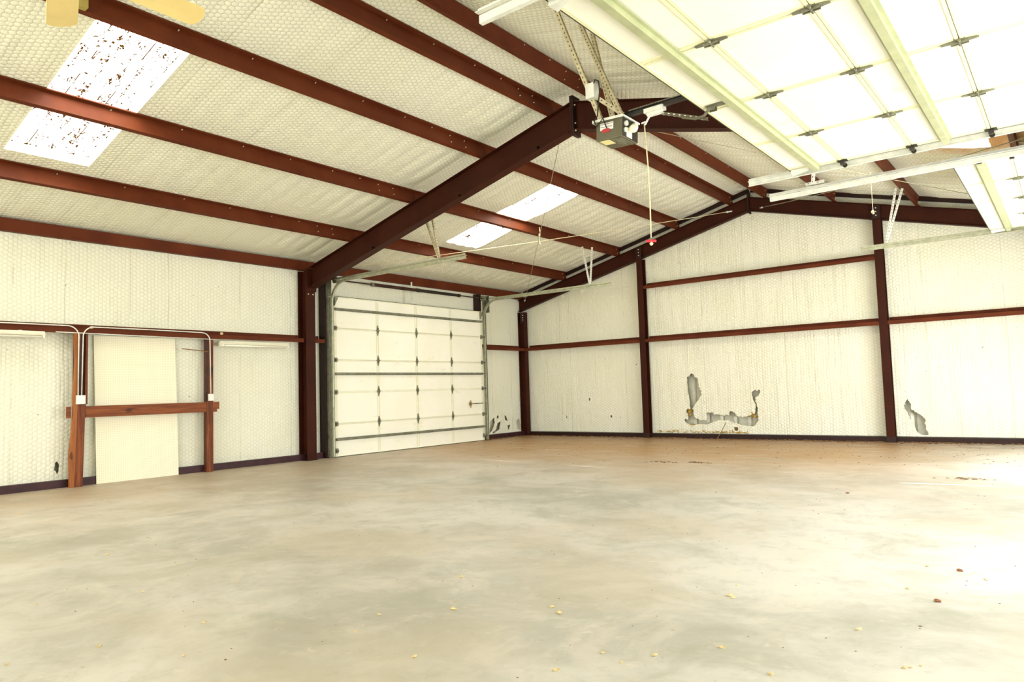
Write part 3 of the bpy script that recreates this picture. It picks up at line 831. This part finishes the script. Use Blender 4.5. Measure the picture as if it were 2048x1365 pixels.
def track(y, od, left, xend, label, mat='galvw', xw=None, hang=(), zt=ZT, extra=0.0, hmat='strap'):
    """left=True: on the left wall, else on the right wall"""
    s = 1 if left else -1; x0 = .14 if left else 11.94
    root = empty('door_track', (x0, y, 0), label, 'door track', 'steel tracks of the garage doors')
    r = .40; zc = zt - r; xc = x0 + s * r
    pts = [V((x0, y, .02)), V((x0, y, 1.2)), V((x0, y, 2.4))] + [V((xc - s * r * math.cos(a), y, zc + r * math.sin(a))) for a in [math.pi / 2 * i / 12 for i in range(13)]] + [V((xc + (xend - xc) * k / 4, y, zt)) for k in range(1, 5)]
    b = MB(); rail(b, pts, None, (0, od, 0)); b.build('track_rail', mat, root)
    # horizontal stiffening angle on the outer side of the flat run
    b = MB(); h0 = x0 + s * .14
    b.prof([(0, 0), (.034, 0), (.034, .003), (.003, .003), (.003, .034), (0, .034)], (h0 if left else xend, y - od * .004, zt + .026), (xend if left else h0, y - od * .004, zt + .026), (0, 0, 1))
    b.build('track_angle', mat, root)
    # vertical jamb angle
    b = MB(); xa, xb = (.072, .135) if left else (11.95, 12.02)
    yb = y - od * .06; ya_, yb_ = sorted((yb - .0025, yb + .0025)); b.box((xa, ya_, .02), (xb, yb_, 3.05)); ya_, yb_ = sorted((yb, yb + od * .055)); b.box((xa, ya_, .02), (xa + .004, yb_, 3.05))
    b.build('jamb_angle', 'galvd' if left else mat, root)
    # flag bracket
    yb = y - od * .07; b = MB(); ya_, yb_ = sorted((yb - .003, yb + .003)); b.box((xa, ya_, 3.02), (xa + .17 if left else xb, yb_, 3.42)); ya_, yb_ = sorted((yb, yb + od * .06)); b.box((xa, ya_, 3.02), (xa + .005, yb_, 3.42))
    b.build('flag_bracket', 'galvd' if left else mat, root)
    if hang: hanger(root, hang, hmat)
    return root
def py(x): return zr(x) - .0
track(-6.185, 1, True, 3.58, 'near track of the closed garage door, curving up and out from the left wall', 'galv', hang=[((3.03, -6.215, 3.33), (2.86, -6.215, 4.19)), ((3.03, -6.225, 3.33), (2.71, -6.225, 4.13))])
track(-1.735, -1, True, 3.61, 'far track of the closed garage door, ending in front of the gable wall', 'galv', hang=[((3.10, -1.705, 3.33), (2.94, -1.705, 4.20)), ((3.10, -1.695, 3.33), (3.18, -1.695, 4.15))], hmat='galvw')
track(-11.48, 1, False, 8.47, 'near track of the fully raised door, ending at the top of the picture', 'galvw')
track(-7.01, -1, False, 8.43, 'far track of the fully raised door, ending under the second purlin right of the ridge', 'galvw', zt=3.285)
track(-6.19, 1, False, 8.38, 'near track of the partly open door, passing in front of the gable rafter', 'galvw', hang=[((8.90, -6.22, 3.32), (8.92, -6.22, 4.25))][:0], zt=3.295)
track(-1.74, -1, False, 8.40, 'far track of the partly open door, crossing in front of the right gable post', 'galv', hang=[((8.79, -1.71, 3.33), (8.99, -1.71, 4.24)), ((8.79, -1.70, 3.33), (9.08, -1.70, 4.22))], hmat='galvw')
# little slotted bracket standing on the near track of the partly open door
b = MB(); slotted(b, (8.89, -6.235, 3.36), (8.93, -6.30, 3.55)); slotted(b, (8.80, -6.235, 3.36), (9.0, -6.235, 3.36))
o = b.build('slotted_bracket', ['galvw', 'hole']); tag(o, 'short white slotted bracket standing on the near track of the partly open door', 'bracket')

# torsion spring assembly above the closed door
root = empty('torsion_spring_shaft', (.2, -3.96, 3.345), 'torsion spring shaft with two dark springs above the closed garage door', 'door spring')
b = MB(); b.cyl((.2, -6.245, 3.345), (.2, -1.675, 3.345), .013, 10); b.build('shaft', 'black', root, smooth=False)
def spring(y0, y1, mat, nm):
    b = MB(); pts = []; n = int(abs(y1 - y0) / .014); r = .029
    b.cyl((.2, y0, 3.345), (.2, y1, 3.345), .028, 14)
    for i in range(n * 8 + 1):
        a = 2 * math.pi * i / 8; pts.append((.2 + r * math.cos(a), y0 + (y1 - y0) * i / (n * 8), 3.345 + r * math.sin(a)))
    b.tube(pts, .0058, 5); o = b.build('spring', mat, root, smooth=True)
    for y in (y0, y1):
        b = MB(); b.cyl((.2, y - .03, 3.345), (.2, y + .03, 3.345), .040, 14); b.build('winding_cone', 'galvd' if (nm and y == y0) else 'black', o)
spring(-5.22, -4.0, 'spring', 1); spring(-3.94, -2.68, 'black', 0)
for y in (-6.10, -1.82):
    b = MB(); b.cyl((.2, y - .04, 3.345), (.2, y + .04, 3.345), .058, 20); b.cyl((.2, y - .045, 3.345), (.2, y - .035, 3.345), .068, 20); b.build('cable_drum', 'galvd', root, smooth=False)
b = MB(); b.box((.115, -4.095, 3.06), (.122, -4.055, 3.52)); b.box((.115, -4.11, 3.30), (.23, -4.04, 3.305)); b.build('centre_bracket', 'galvw', root)

# ------------------------------------------------------------------ opener hanging below the right slope
root = empty('door_opener', (8.13, -9.3, 3.2), 'grey chain-drive door opener unit with a bare bulb hanging from slotted angles', 'door opener')
tilt = Matrix.Translation(V((8.13, -9.3, 3.40))) @ Matrix.Rotation(math.radians(3), 4, 'Y') @ Matrix.Rotation(math.radians(0), 4, 'X')
def T3(b): b.v = [tuple(tilt @ V(v)) for v in b.v]; return b
b = MB(); b.box((-.125, -.13, -.175), (.125, .13, -.01)); T3(b).build('housing', 'opgrey', root, bevel=.006)
b = MB(); b.box((-.155, -.145, -.01), (.14, .145, .004)); b.box((-.155, -.145, -.022), (-.148, .145, .004)); b.box((-.155, -.147, -.018), (.14, -.143, .004)); T3(b).build('top_plate', 'galvw', root)
b = MB(); b.box((.125, -.125, -.17), (.131, .125, -.012)); fp = T3(b).build('light_panel', 'black', root)
b = MB(); b.ball((.175, -.03, -.095), .036, 14); b.cyl((.131, -.03, -.095), (.150, -.03, -.095), .014, 12, .026); T3(b).build('light_bulb', 'bulb', root, smooth=True)
b = MB(); b.box((.1315, -.07, -.165), (.134, .02, -.085)); T3(b).build('reflector', 'lampw', fp)
b = MB(); b.cyl((.131, -.09, -.06), (.15, -.09, -.06), .022, 14); b.cyl((.131, .05, -.05), (.16, .05, -.05), .03, 14); b.cyl((.131, -.095, -.115), (.142, -.095, -.115), .02, 12); T3(b).build('sprocket_cover', 'galvw', fp)
# printed labels on the side and the underside
b = MB(); b.box((-.085, -.1325, -.095), (.04, -.1305, -.035)); lb = lab(T3(b).build('label', 'label', root), 'white printed label on the side of the opener')
b = MB()
for i in range(9): b.box((-.078 + i * .0125, -.1331, -.070 - (i % 3) * .002), (-.070 + i * .0125, -.1326, -.064 - (i % 3) * .002))
b.box((-.080, -.1331, -.0475), (.034, -.1326, -.0425)); T3(b).build('print', 'opgrey', lb)
b = MB(); b.cyl((-.02, -.1315, -.105), (-.02, -.1338, -.105), .030, 24); b.v = [(v[0] * 1.45 + .0, v[1], -.100 + (v[2] + .105) * .62) for v in b.v]; T3(b).build('logo', 'labelr', lb)
b = MB(); b.box((-.105, -.11, -.1775), (-.01, .0, -.1755)); lab(T3(b).build('label', 'labely', root), 'yellow printed label under the opener')
b = MB()
for i in range(6): b.box((.005 + i * .017, -.10 - .015 * (i % 2), -.1775), (.018 + i * .017, .05 + .02 * (i % 3), -.1755))
T3(b).build('vent_slats', 'galvd', root)
# rail with chain, trolley, arm
b = MB(); b.prof([(-.02, -.02), (.02, -.02), (.02, -.016), (.003, -.016), (.003, .016), (.02, .016), (.02, .02), (-.02, .02), (-.02, .016), (-.003, .016), (-.003, -.016), (-.02, -.016)], (8.10, -9.3, 3.435), (11.9, -9.3, 3.475), (0, 0, 1))
rl_ = b.build('rail', 'black', root)
b = MB()
for i in range(150):
    x = 8.26 + i * .0135
    for s in (-1, 1): b.box((x, -9.3 + s * .024 - .003, 3.452 + (x - 8.1) * .0105), (x + .008, -9.3 + s * .024 + .003, 3.462 + (x - 8.1) * .0105))
b.build('chain', 'galvd', rl_)
b = MB(); b.box((8.40, -9.335, 3.395), (8.57, -9.265, 3.43)); b.box((8.42, -9.32, 3.37), (8.55, -9.28, 3.395)); b.beam((8.44, -9.3, 3.38), (8.39, -9.3, 3.31), .012, .01, (0, 1, 0)); b.beam((8.40, -9.3, 3.335), (8.36, -9.3, 3.33), .01, .01, (0, 1, 0)); tr = b.build('trolley', 'galvw', root)
b = MB(); slotted(b, (8.52, -9.285, 3.372), (8.92, -9.285, 3.215), .022); b.tube([(8.72, -9.30, 3.285), (8.83, -9.30, 3.245), (8.90, -9.30, 3.25), (8.945, -9.30, 3.29), (8.965, -9.30, 3.31)], .012, 8)
b.build('door_arm', ['opgrey', 'label'], root)
b = MB(); b.box((8.93, -9.345, 3.300), (9.08, -9.255, 3.312)); b.box((8.94, -9.325, 3.27), (9.0, -9.317, 3.30)); b.box((8.94, -9.283, 3.27), (9.0, -9.275, 3.30)); b.build('arm_bracket', 'galvd', root)
# hanging slotted angles up to the purlin
for (a, c) in (((8.05, -9.40, 3.405), (7.60, -9.37, 4.588)), ((8.24, -9.40, 3.41), (7.62, -9.0, 4.588)), ((8.06, -9.20, 3.41), (7.62, -8.79, 4.588)), ((8.0, -9.39, 3.60), (8.20, -9.22, 3.42))):
    b = MB(); slotted(b, a, c, .036); b.build('hanger', ['strap', 'hole'], root)
b = MB(); b.box((7.915, -9.44, 3.62), (8.00, -9.36, 3.75)); ob = b.build('outlet_box', 'galvw', root)
b = MB(); pts = [(7.99, -9.43, 3.73), (8.02, -9.45, 3.76), (8.06, -9.46, 3.73), (8.065, -9.455, 3.65), (8.04, -9.45, 3.52), (8.03, -9.45, 3.44), (8.0, -9.46, 3.40), (8.03, -9.465, 3.34), (8.09, -9.465, 3.40), (8.12, -9.46, 3.31)]
b.tube(pts, .006, 6); b.build('power_cord', 'black', root, smooth=True)
# pull rope with red handle
root = empty('release_rope', (8.40, -9.3, 2.33), 'pale pull rope with a small red T handle hanging from the opener trolley', 'pull rope')
b = MB(); b.tube([(8.385, -9.3, 3.32), (8.40, -9.3, 3.0), (8.405, -9.3, 2.7), (8.40, -9.3, 2.36)], .0055, 6); b.build('rope', 'rope', root, smooth=True)
b = MB(); b.cyl((8.40 - .032, -9.325, 2.335), (8.40 + .032, -9.275, 2.335), .011, 12); lab(b.build('handle', 'red', root, bevel=.003), 'small red plastic handle')
b = MB(); b.ball((8.40, -9.3, 2.313), .015, 8, (1, 1, 1.2), .2); b.build('knot', 'rope', root)

# ------------------------------------------------------------------ ceiling fan at the top left
hub = V((7.10, -13.15, 3.42))
root = empty('ceiling_fan', hub, 'cream-bladed ceiling fan at the very top left of the picture', 'ceiling fan')
b = MB(); b.cyl(hub - V((0, 0, .06)), hub + V((0, 0, .09)), .11, 24); b.cyl(hub + V((0, 0, .09)), hub + V((0, 0, .13)), .11, 24, .05); b.build('motor', 'fan', root)
b = MB(); b.cyl(hub + V((0, 0, .12)), (hub.x, hub.y, 4.85), .014, 10); b.cyl((hub.x, hub.y, 4.78), (hub.x, hub.y, 4.90), .06, 16); b.build('downrod', 'fan', root)
for k in range(5):
    a = math.radians(161.7 - 72 * k); d = V((math.cos(a), math.sin(a), 0)); s = V((-d.y, d.x, -.26)).normalized()
    pr = []; L0, L1, wd = .20, .735, .078
    pts = [(L0, -.05), (L0 + .1, -wd), (L1 - .05, -wd - .004)] + [(L1 - .05 + .05 * math.sin(t), -(wd + .004) * math.cos(t)) for t in [math.pi * i / 10 for i in range(1, 10)]] + [(L1 - .05, wd + .004), (L0 + .1, wd), (L0, .05)]
    n = len(pts); up = d.cross(s)
    b = MB(); b.add([hub + d * p + s * q + up * .004 for p, q in pts] + [hub + d * p + s * q - up * .004 for p, q in pts], [tuple(range(n)), tuple(range(2 * n - 1, n - 1, -1))] + [(i, (i + 1) % n, n + (i + 1) % n, n + i) for i in range(n)])
    bl = b.build('blade', 'fan', root)
    b = MB(); b.beam(hub + d * .10 - V((0, 0, .012)), hub + d * .26 - V((0, 0, .012)), .035, .008); b.build('blade_arm', 'fan', bl)
b = MB(); b.box((4.425, -12.16, 4.60), (4.50, -12.062, 4.72)); o = b.build('mounting_block', 'block'); tag(o, 'small olive mounting block on the third purlin beside the large skylight', 'block')

# ------------------------------------------------------------------ wooden frame, pegboard, electrics on the left wall
def wavy(b, y0, y1, z0, z1, x0, x1, amp, seed, lean=(0, 0)):
    """board along z whose y0 edge is a wavy natural edge"""
    r = random.Random(seed); n = 26; vs = []; fs = []; off = 0
    ph = r.uniform(0, 6)
    for i in range(n + 1):
        z = z0 + (z1 - z0) * i / n
        wv = amp * (math.sin(z * 3.1 + ph) + .6 * math.sin(z * 7.3 + ph * 2)) + r.uniform(-amp, amp) * .25
        q = lean[0] + (lean[1] - lean[0]) * i / n
        vs += [(x0, y0 + wv + q, z), (x1, y0 + wv + q, z), (x1, y1 + q, z), (x0, y1 + q, z)]
    for i in range(n):
        k = 4 * i
        for j in range(4): fs.append((k + j, k + (j + 1) % 4, k + 4 + (j + 1) % 4, k + 4 + j))
    fs += [(3, 2, 1, 0), (4 * n, 4 * n + 1, 4 * n + 2, 4 * n + 3)]
    b.add(vs, fs)
root = empty('wooden_post', (.08, -10.44, 0), 'reddish wooden post with a wavy live edge left of the pegboard', 'wooden post', 'upright wooden posts on the left wall')
b = MB(); wavy(b, -10.555, -10.497, 0.0, 2.14, .06, .118, .011, 5, (-.035, .02)); lab(b.build('live_edge_board', 'bark', root), 'orange board with a wavy bark edge')
b = MB(); b.box((-.02, -10.52, 0.0), (.058, -10.42, 2.14)); b.box((-.02, -10.42, 1.1), (.058, -10.375, 2.14)); lab(b.build('back_board', 'woodd', root), 'dark recessed board between the two edges')
b = MB(); b.add([(x, y, z) for z, ya, yb in ((0, -10.53, -10.425), (1.14, -10.502, -10.40)) for x, y in ((.06, ya), (.115, ya), (.115, yb), (.06, yb))], [(0, 3, 2, 1), (4, 5, 6, 7), (0, 1, 5, 4), (1, 2, 6, 5), (2, 3, 7, 6), (3, 0, 4, 7)]); b.build('front_board', 'wood', root, bevel=.003)
b = MB(); wavy(b, -10.405, -10.372, 1.142, 2.14, .06, .105, .004, 9); b.build('side_board', 'wood', root)
root = empty('wooden_post', (.08, -8.57, 0), 'narrow reddish wooden post right of the pegboard', 'wooden post', 'upright wooden posts on the left wall')
b = MB(); b.box((-.02, -8.600, 0.0), (.058, -8.560, 2.14)); lab(b.build('back_board', 'woodd', root), 'dark recessed board')
b = MB(); b.box((-.02, -8.558, .0), (.058, -8.48, 2.14)); b.build('front_board', 'wood', root)
b = MB(); b.box((.06, -8.615, .0), (.105, -8.515, 1.13)); b.build('lower_board', 'wood', root, bevel=.003)
b = MB(); y0, y1 = -10.66, -8.40
for (a, c, z0, z1) in ((-10.66, -10.556, .955, 1.115), ):
    b.box((-.01, a, z0), (.055, c, z1))
b2 = MB(); b2.box((.061, -10.395, .955), (.10, -8.617, 1.115)); b2.box((.061, -8.513, .955), (.10, -8.44, 1.115)); b2.box((.061, -8.44, 1.0), (.10, -8.40, 1.115)); b2.box((.061, -10.63, .955), (.10, -10.578, 1.115))
o = b2.build('wooden_rail', 'woodh'); tag(o, 'horizontal reddish plank crossing in front of the pegboard between the wooden posts', 'wooden plank')
b = MB(); b.add([(-.012, -10.20, .0), (-.006, -10.20, .0), (-.006, -9.015, .0), (-.012, -9.015, .0), (-.086, -10.23, 2.14), (-.080, -10.23, 2.14), (-.080, -9.04, 2.14), (-.086, -9.04, 2.14)],
             [(0, 3, 2, 1), (4, 5, 6, 7), (0, 1, 5, 4), (1, 2, 6, 5), (2, 3, 7, 6), (3, 0, 4, 7)])
o = b.build('pegboard', 'peg'); tag(o, 'tall pale yellow pegboard standing against the left wall behind the plank', 'pegboard')
def outlet(y0, y1, z0, z1, x0, label):
    root = empty('outlet_box', (x0, (y0 + y1) / 2, z0), label, 'electrical box', 'electrical boxes on the wooden posts')
    b = MB(); b.box((x0, y0, z0), (x0 + .045, y1, z1)); b.build('box', 'box', root, bevel=.004)
    b = MB(); b.box((x0 + .045, y0 + .006, z0 + .006), (x0 + .049, y1 - .006, z1 - .006)); pl = b.build('cover_plate', 'label', root)
    return root
outlet(-10.53, -10.418, 1.145, 1.27, .120, 'square white electrical box on the live-edge wooden post')
outlet(-8.60, -8.52, 1.135, 1.245, .107, 'small white electrical box on the narrow wooden post')
def conduit(pts, label, r=.0085):
    b = MB(); b.tube(pts, r, 8); return tag(b.build('conduit', 'galvw', smooth=True), label, 'conduit', 'metal conduits on the left wall')
A90 = math.pi / 2
pts = [(.115, -13.0, 2.245)] + [(.115, -12.0, 2.243)] + [(.125, -10.65 - .145 + .145 * math.sin(t) + .145, 2.24 - .145 + .145 * math.cos(t)) for t in [A90 * i / 8 for i in range(9)]] + [(.14, -10.503, 1.27)]
conduit([(.115, -13.0, 2.245), (.115, -12.0, 2.243)] + [(.14, -10.65 + .145 * math.sin(t), 2.095 + .145 * math.cos(t)) for t in [A90 * i / 8 for i in range(9)]] + [(.142, -10.508, 1.265)], 'conduit running in from the left picture edge and bending down to the square electrical box')
conduit([(.142, -10.462, 1.265)] + [(.14, -10.31 - .14 * math.cos(t), 2.095 + .14 * math.sin(t)) for t in [A90 * i / 8 for i in range(9)]] + [(.115, -9.5, 2.238), (.115, -8.72, 2.232)] + [(.12, -8.70 + .13 * math.sin(t), 2.10 + .13 * math.cos(t)) for t in [A90 * i / 8 for i in range(1, 9)]] + [(.130, -8.562, 1.24)], 'conduit arching from the square electrical box over to the small electrical box')
conduit([(.098, -10.78, 2.150), (.098, -8.42, 2.130)], 'straight conduit under the girt joining the two strip lights', .007)
def strip_light(y0, y1, z, label):
    root = empty('strip_light', (.15, (y0 + y1) / 2, z), label, 'fluorescent light', 'strip lights under the left wall girt')
    b = MB(); b.prof([(-.055, .0), (.055, .0), (.07, .02), (.04, .055), (-.04, .055), (-.07, .02)], (.165, y0, z), (.165, y1, z), (0, 0, 1)); b.build('fixture_body', 'lampw', root)
    for dx in (-.03, .035):
        b = MB(); b.cyl((.165 + dx, y0 + .03, z - .018), (.165 + dx, y1 - .03, z - .018), .014, 12); b.build('tube', 'tube', root, smooth=True)
    for yy in (y0, y1 - .02):
        b = MB(); b.box((.105, yy, z - .035), (.225, yy + .02, z + .0)); b.build('lamp_holder', 'lampw', root)
    b = MB(); b.box((.087, y0 + .25, z + .055), (.17, y0 + .28, z + .066)); b.box((.087, y1 - .28, z + .055), (.17, y1 - .25, z + .066)); b.build('mounting_strap', 'galvw', root)
strip_light(-13.1, -10.95, 2.085, 'white strip light at the left edge of the picture under the girt')
strip_light(-8.41, -7.17, 2.05, 'short white strip light between the narrow wooden post and the main column')
for y, z, lb in ((-10.33, 2.262, 'small cream knob on the girt above the live-edge wooden post'), (-8.36, 2.262, 'small cream knob on the girt above the short strip light')):
    b = MB(); b.cyl((.086, y, z - .03), (.11, y, z - .03), .020, 12); b.ball((.118, y, z - .03), .020, 10); tag(b.build('porcelain_knob', 'crumb', smooth=True), lb, 'knob', 'cream knobs on the left wall girt')
b = MB(); b.tube([(.11, -8.60, 1.93), (.10, -9.02, 1.965)], .007, 6); tag(b.build('thin_rod', 'leaf'), 'thin brown rod sticking out left from the narrow wooden post', 'rod')

# ------------------------------------------------------------------ brace cables and loose ropes
def cable(pts, r, label, mat='cable', nm='brace_cable', cat='brace cable', group='diagonal brace cables under the roof'):
    root = empty(nm, pts[0], label, cat, group)
    b = MB(); b.tube(pts, r, 6); b.build('cable', mat, root, smooth=True)
    for p, q in ((pts[0], pts[1]), (pts[-1], pts[-2])):
        p, q = V(p), V(q); d = (q - p).normalized()
        b = MB(); b.tube([p - d * .0, p + d * .10], r * 2.4, 8); b.ball(p + d * .11, r * 3.6, 8); b.build('eye_bolt', 'galvw', root)
    return root
def sagline(a, c, sag, n=8):
    a, c = V(a), V(c); return [tuple(a.lerp(c, i / n) - V((0, 0, sag * 4 * (i / n) * (1 - i / n)))) for i in range(n + 1)]
cable(sagline((5.66, -.13, 4.76), (.20, YM + .02, 3.46), .05), .0065, 'brace cable from the gable peak down to the top of the main column', 'rope')
cable(sagline((5.80, YM + .02, 4.80), (.14, -.13, 3.42), .05), .0055, 'brace cable from the main frame ridge down to the far left corner')
cable(sagline((6.25, -.13, 4.72), (11.4, YM + .02, 3.38), .05), .0055, 'brace cable crossing behind the near track of the partly open door')
cable(sagline((6.5, YM + .02, 4.62), (11.86, -.13, 3.45), .05), .0050, 'brace cable dropping from beside the opener toward the far right corner')
# knotted cord end where the two left cables cross
root = empty('knotted_cord', (3.05, -3.42, 4.05), 'short pale knotted cord tied where the two left brace cables cross', 'cord')
b = MB(); b.tube([(3.05, -3.42, 4.32), (3.06, -3.41, 4.2), (3.04, -3.43, 4.08), (3.06, -3.42, 3.98)], .008, 6); b.ball((3.05, -3.42, 4.16), .018, 8, (1, 1, 2), .3); b.build('cord', 'rope', root)
b = MB(); b.tube([(9.04, -3.95, 3.98), (9.04, -3.95, 3.45)], .004, 6); b.ball((9.04, -3.95, 3.43), .022, 8, (1, 1, 1.4), .3)
tag(b.build('pull_cord', 'rope'), 'thin pale knotted cord hanging before the gable rafter, left of the right gable post', 'cord')

# ------------------------------------------------------------------ torn edges, fibreglass and debris
def curl(poly, to3, seed, label, amp=.02):
    r = random.Random(seed); b = MB(); n = len(poly)
    for i in range(n):
        if r.random() < .35: continue
        a, c = V(poly[i]), V(poly[(i + 1) % n]); m = (a + c) / 2; q = m + V((r.uniform(-.02, .02), r.uniform(-.028, -.004)))
        b.add([to3(*a, .0), to3(*c, .0), to3(*q, r.uniform(.01, .03))], [(0, 1, 2)])
    o = b.build('torn_edge', 'ins_side'); return o
o = curl(HB[0], lambda x, z, d: (x, YB - .002 - d * .5, z), 1, ''); tag(o, 'curled vinyl edge around the large torn patch on the gable wall', 'torn insulation')
o = curl(HB[1], lambda x, z, d: (x, YB - .002 - d * .5, z), 2, ''); tag(o, 'curled vinyl edge around the tear right of the right gable post', 'torn insulation')
def tuft(c, sx, sz, n, seed, label, mat='fibre'):
    r = random.Random(seed); b = MB()
    for i in range(n):
        p = V((c[0] + r.gauss(0, sx), c[1] + r.uniform(-.02, .015), max(.02, c[2] + r.gauss(0, sz))))
        random.seed(seed * 100 + i); b.ball(p, r.uniform(.010, .028), 6, (r.uniform(.8, 1.6), .6, r.uniform(.5, 1.0)), .35)
    o = b.build('fibreglass_tuft', mat); tag(o, label, 'fibreglass tuft', 'yellow fibreglass tufts in the torn patches'); return o
tuft((4.38, .10, .56), .035, .05, 16, 1, 'yellow fibreglass tuft at the left bend of the large torn patch')
tuft((5.76, .10, .49), .05, .025, 18, 2, 'yellow fibreglass tuft at the right bend of the large torn patch')
tuft((4.44, .10, .29), .03, .012, 8, 3, 'yellow fibreglass tuft under the left foot of the large torn patch')
tuft((5.43, .08, .21), .02, .015, 8, 4, 'dark brown fibreglass tuft below the large torn patch', 'leaf')
# frayed netting and fibreglass rows along the bottom of the gable wall
r = random.Random(11); b = MB()
for i in range(230):
    x = r.choice([r.uniform(3.60, 4.95), r.uniform(4.97, 5.68)]); z = .115 + abs(r.gauss(0, .022)) + (.05 * r.random() if 4.0 < x < 4.25 else 0)
    random.seed(i); b.ball((x, YB - .012, z), r.uniform(.006, .015), 5, (1.3, .5, .8), .4)
o = b.build('frayed_fibreglass', 'fibre'); tag(o, 'row of frayed brown-yellow fibreglass along the foot of the gable wall', 'fibreglass', kind='stuff')
r = random.Random(12); b = MB()
for i in range(900):
    x = r.uniform(.15, 11.4) if i % 3 else r.choice([.3, 1.2, 2.6, 3.7, 4.1, 8.5, 8.9, 9.3]) + r.gauss(0, .25)
    y = -.035 - abs(r.gauss(0, .10)); s = r.uniform(.006, .022)
    if x < .12 or x > 11.9 or abs(x - 3.44) < .12 or abs(x - 8.365) < .12: continue
    random.seed(i); b.ball((x, y, s * .35), s, 5, (r.uniform(.8, 2.2), r.uniform(.6, 1.2), .5), .4)
for i in range(160):
    y = r.uniform(-1.7, -.2); random.seed(i); s = r.uniform(.006, .02); b.ball((r.uniform(0.0, .16), y, s * .35), s, 5, (1, 1.5, .5), .4)
o = b.build('floor_debris', 'debris'); tag(o, 'line of dirt and crumbled debris along the foot of the gable wall', 'debris', kind='stuff')
r = random.Random(13); b = MB()
for i in range(520):
    x = r.uniform(.3, 11.0); y = -.3 - abs(r.gauss(0, 2.6))
    if y < -13: continue
    s = r.uniform(.003, .009); random.seed(i); b.ball((x, y, s * .4), s, 5, (r.uniform(.8, 2.8), r.uniform(.6, 1.6), .4), .4)
for i in range(420):
    x = r.uniform(.3, 10.9); y = r.uniform(-13, -5)
    s = r.uniform(.002, .005); random.seed(i); b.ball((x, y, s * .4), s, 5, (r.uniform(.8, 2.), r.uniform(.6, 1.4), .4), .4)
o = b.build('scattered_grit', 'leaf'); tag(o, 'fine brown grit and leaf bits scattered over the concrete', 'grit', kind='stuff')
crumbs = [(2.16, -11.79), (6.01, -12.01), (5.2, -12.15), (6.24, -12.95), (6.52, -12.48), (4.12, -9.96), (7.95, -11.19), (8.09, -11.98), (7.79, -12.87), (7.21, -13.38), (7.32, -13.04), (4.86, -11.68), (7.41, -12.57), (6.81, -12.03), (7.23, -10.87), (8.36, -11.7), (8.2, -12.22), (8.68, -12.29), (9.44, -10.49), (9.51, -10.73), (9.48, -10.70), (9.34, -11.8), (8.78, -11.39), (8.87, -11.45), (10.25, -9.49), (10.56, -9.66), (10.24, -10.07), (10.17, -10.9), (9.46, -11.85), (10.01, -11.63), (10.42, -11.28), (10.44, -11.26), (10.47, -11.22), (9.28, -12.07), (9.74, -11.46), (9.54, -11.7), (.62, -10.45)]
proto = None
for i, (x, y) in enumerate(crumbs):
    if proto is None:
        random.seed(5); b = MB(); b.ball((0, 0, .005), .013, 8, (1.2, .8, .45), .3); proto = b.build('crumb', 'crumb'); o = proto
    else:
        o = proto.copy(); COL.objects.link(o)
    r = random.Random(i); s = r.uniform(.5, 1.15)
    o.location = (x, y, 0); o.rotation_euler = (0, 0, r.uniform(0, 6)); o.scale = (s * r.uniform(.8, 1.4), s, s)
    tag(o, 'small pale crumb of insulation lying on the bare concrete floor', 'crumb', 'pale crumbs scattered on the concrete')
for (x, y, lb) in ((9.15, -6.7, 'dry clod on a pinkish stain right of centre on the floor'), (10.42, -9.52, 'dark curled dry leaf on the right side of the floor'), (10.4, -10.25, 'tiny dark dry leaf near the right foreground')):
    random.seed(int(x * 10)); b = MB(); b.ball((x, y, .008), .014, 8, (1.4, .8, .5), .4); tag(b.build('dry_leaf', 'leaf'), lb, 'dry leaf', 'dry leaves on the floor')
for (x, y, s, lb) in ((6.08, -4.65, .11, 'dark smear of dirt on the floor left of two others before the gable wall'), (6.58, -4.53, .08, 'flat brown patch of dirt on the floor in the middle distance'), (10.05, -5.03, .10, 'thin line of reddish dirt at the right of the floor')):
    b = MB(); r = random.Random(int(x * 100))
    for i in range(40): random.seed(i); q = r.uniform(.004, .014); b.ball((x + r.gauss(0, s * 1.2), y + r.gauss(0, s * .45), q * .3), q, 5, (2, 1, .35), .4)
    tag(b.build('dirt_patch', 'debris'), lb, 'dirt', 'dirt patches on the floor', kind='stuff')
b = MB(); b.tube([(5.10, -.16, .012), (5.17, -.08, .16), (5.26, -.035, .34)], .007, 6); tag(b.build('twig', 'leaf'), 'thin dark twig leaning on the gable wall under the large torn patch', 'twig')
for o in COL.objects:
    if '_o' in o: del o['_o']
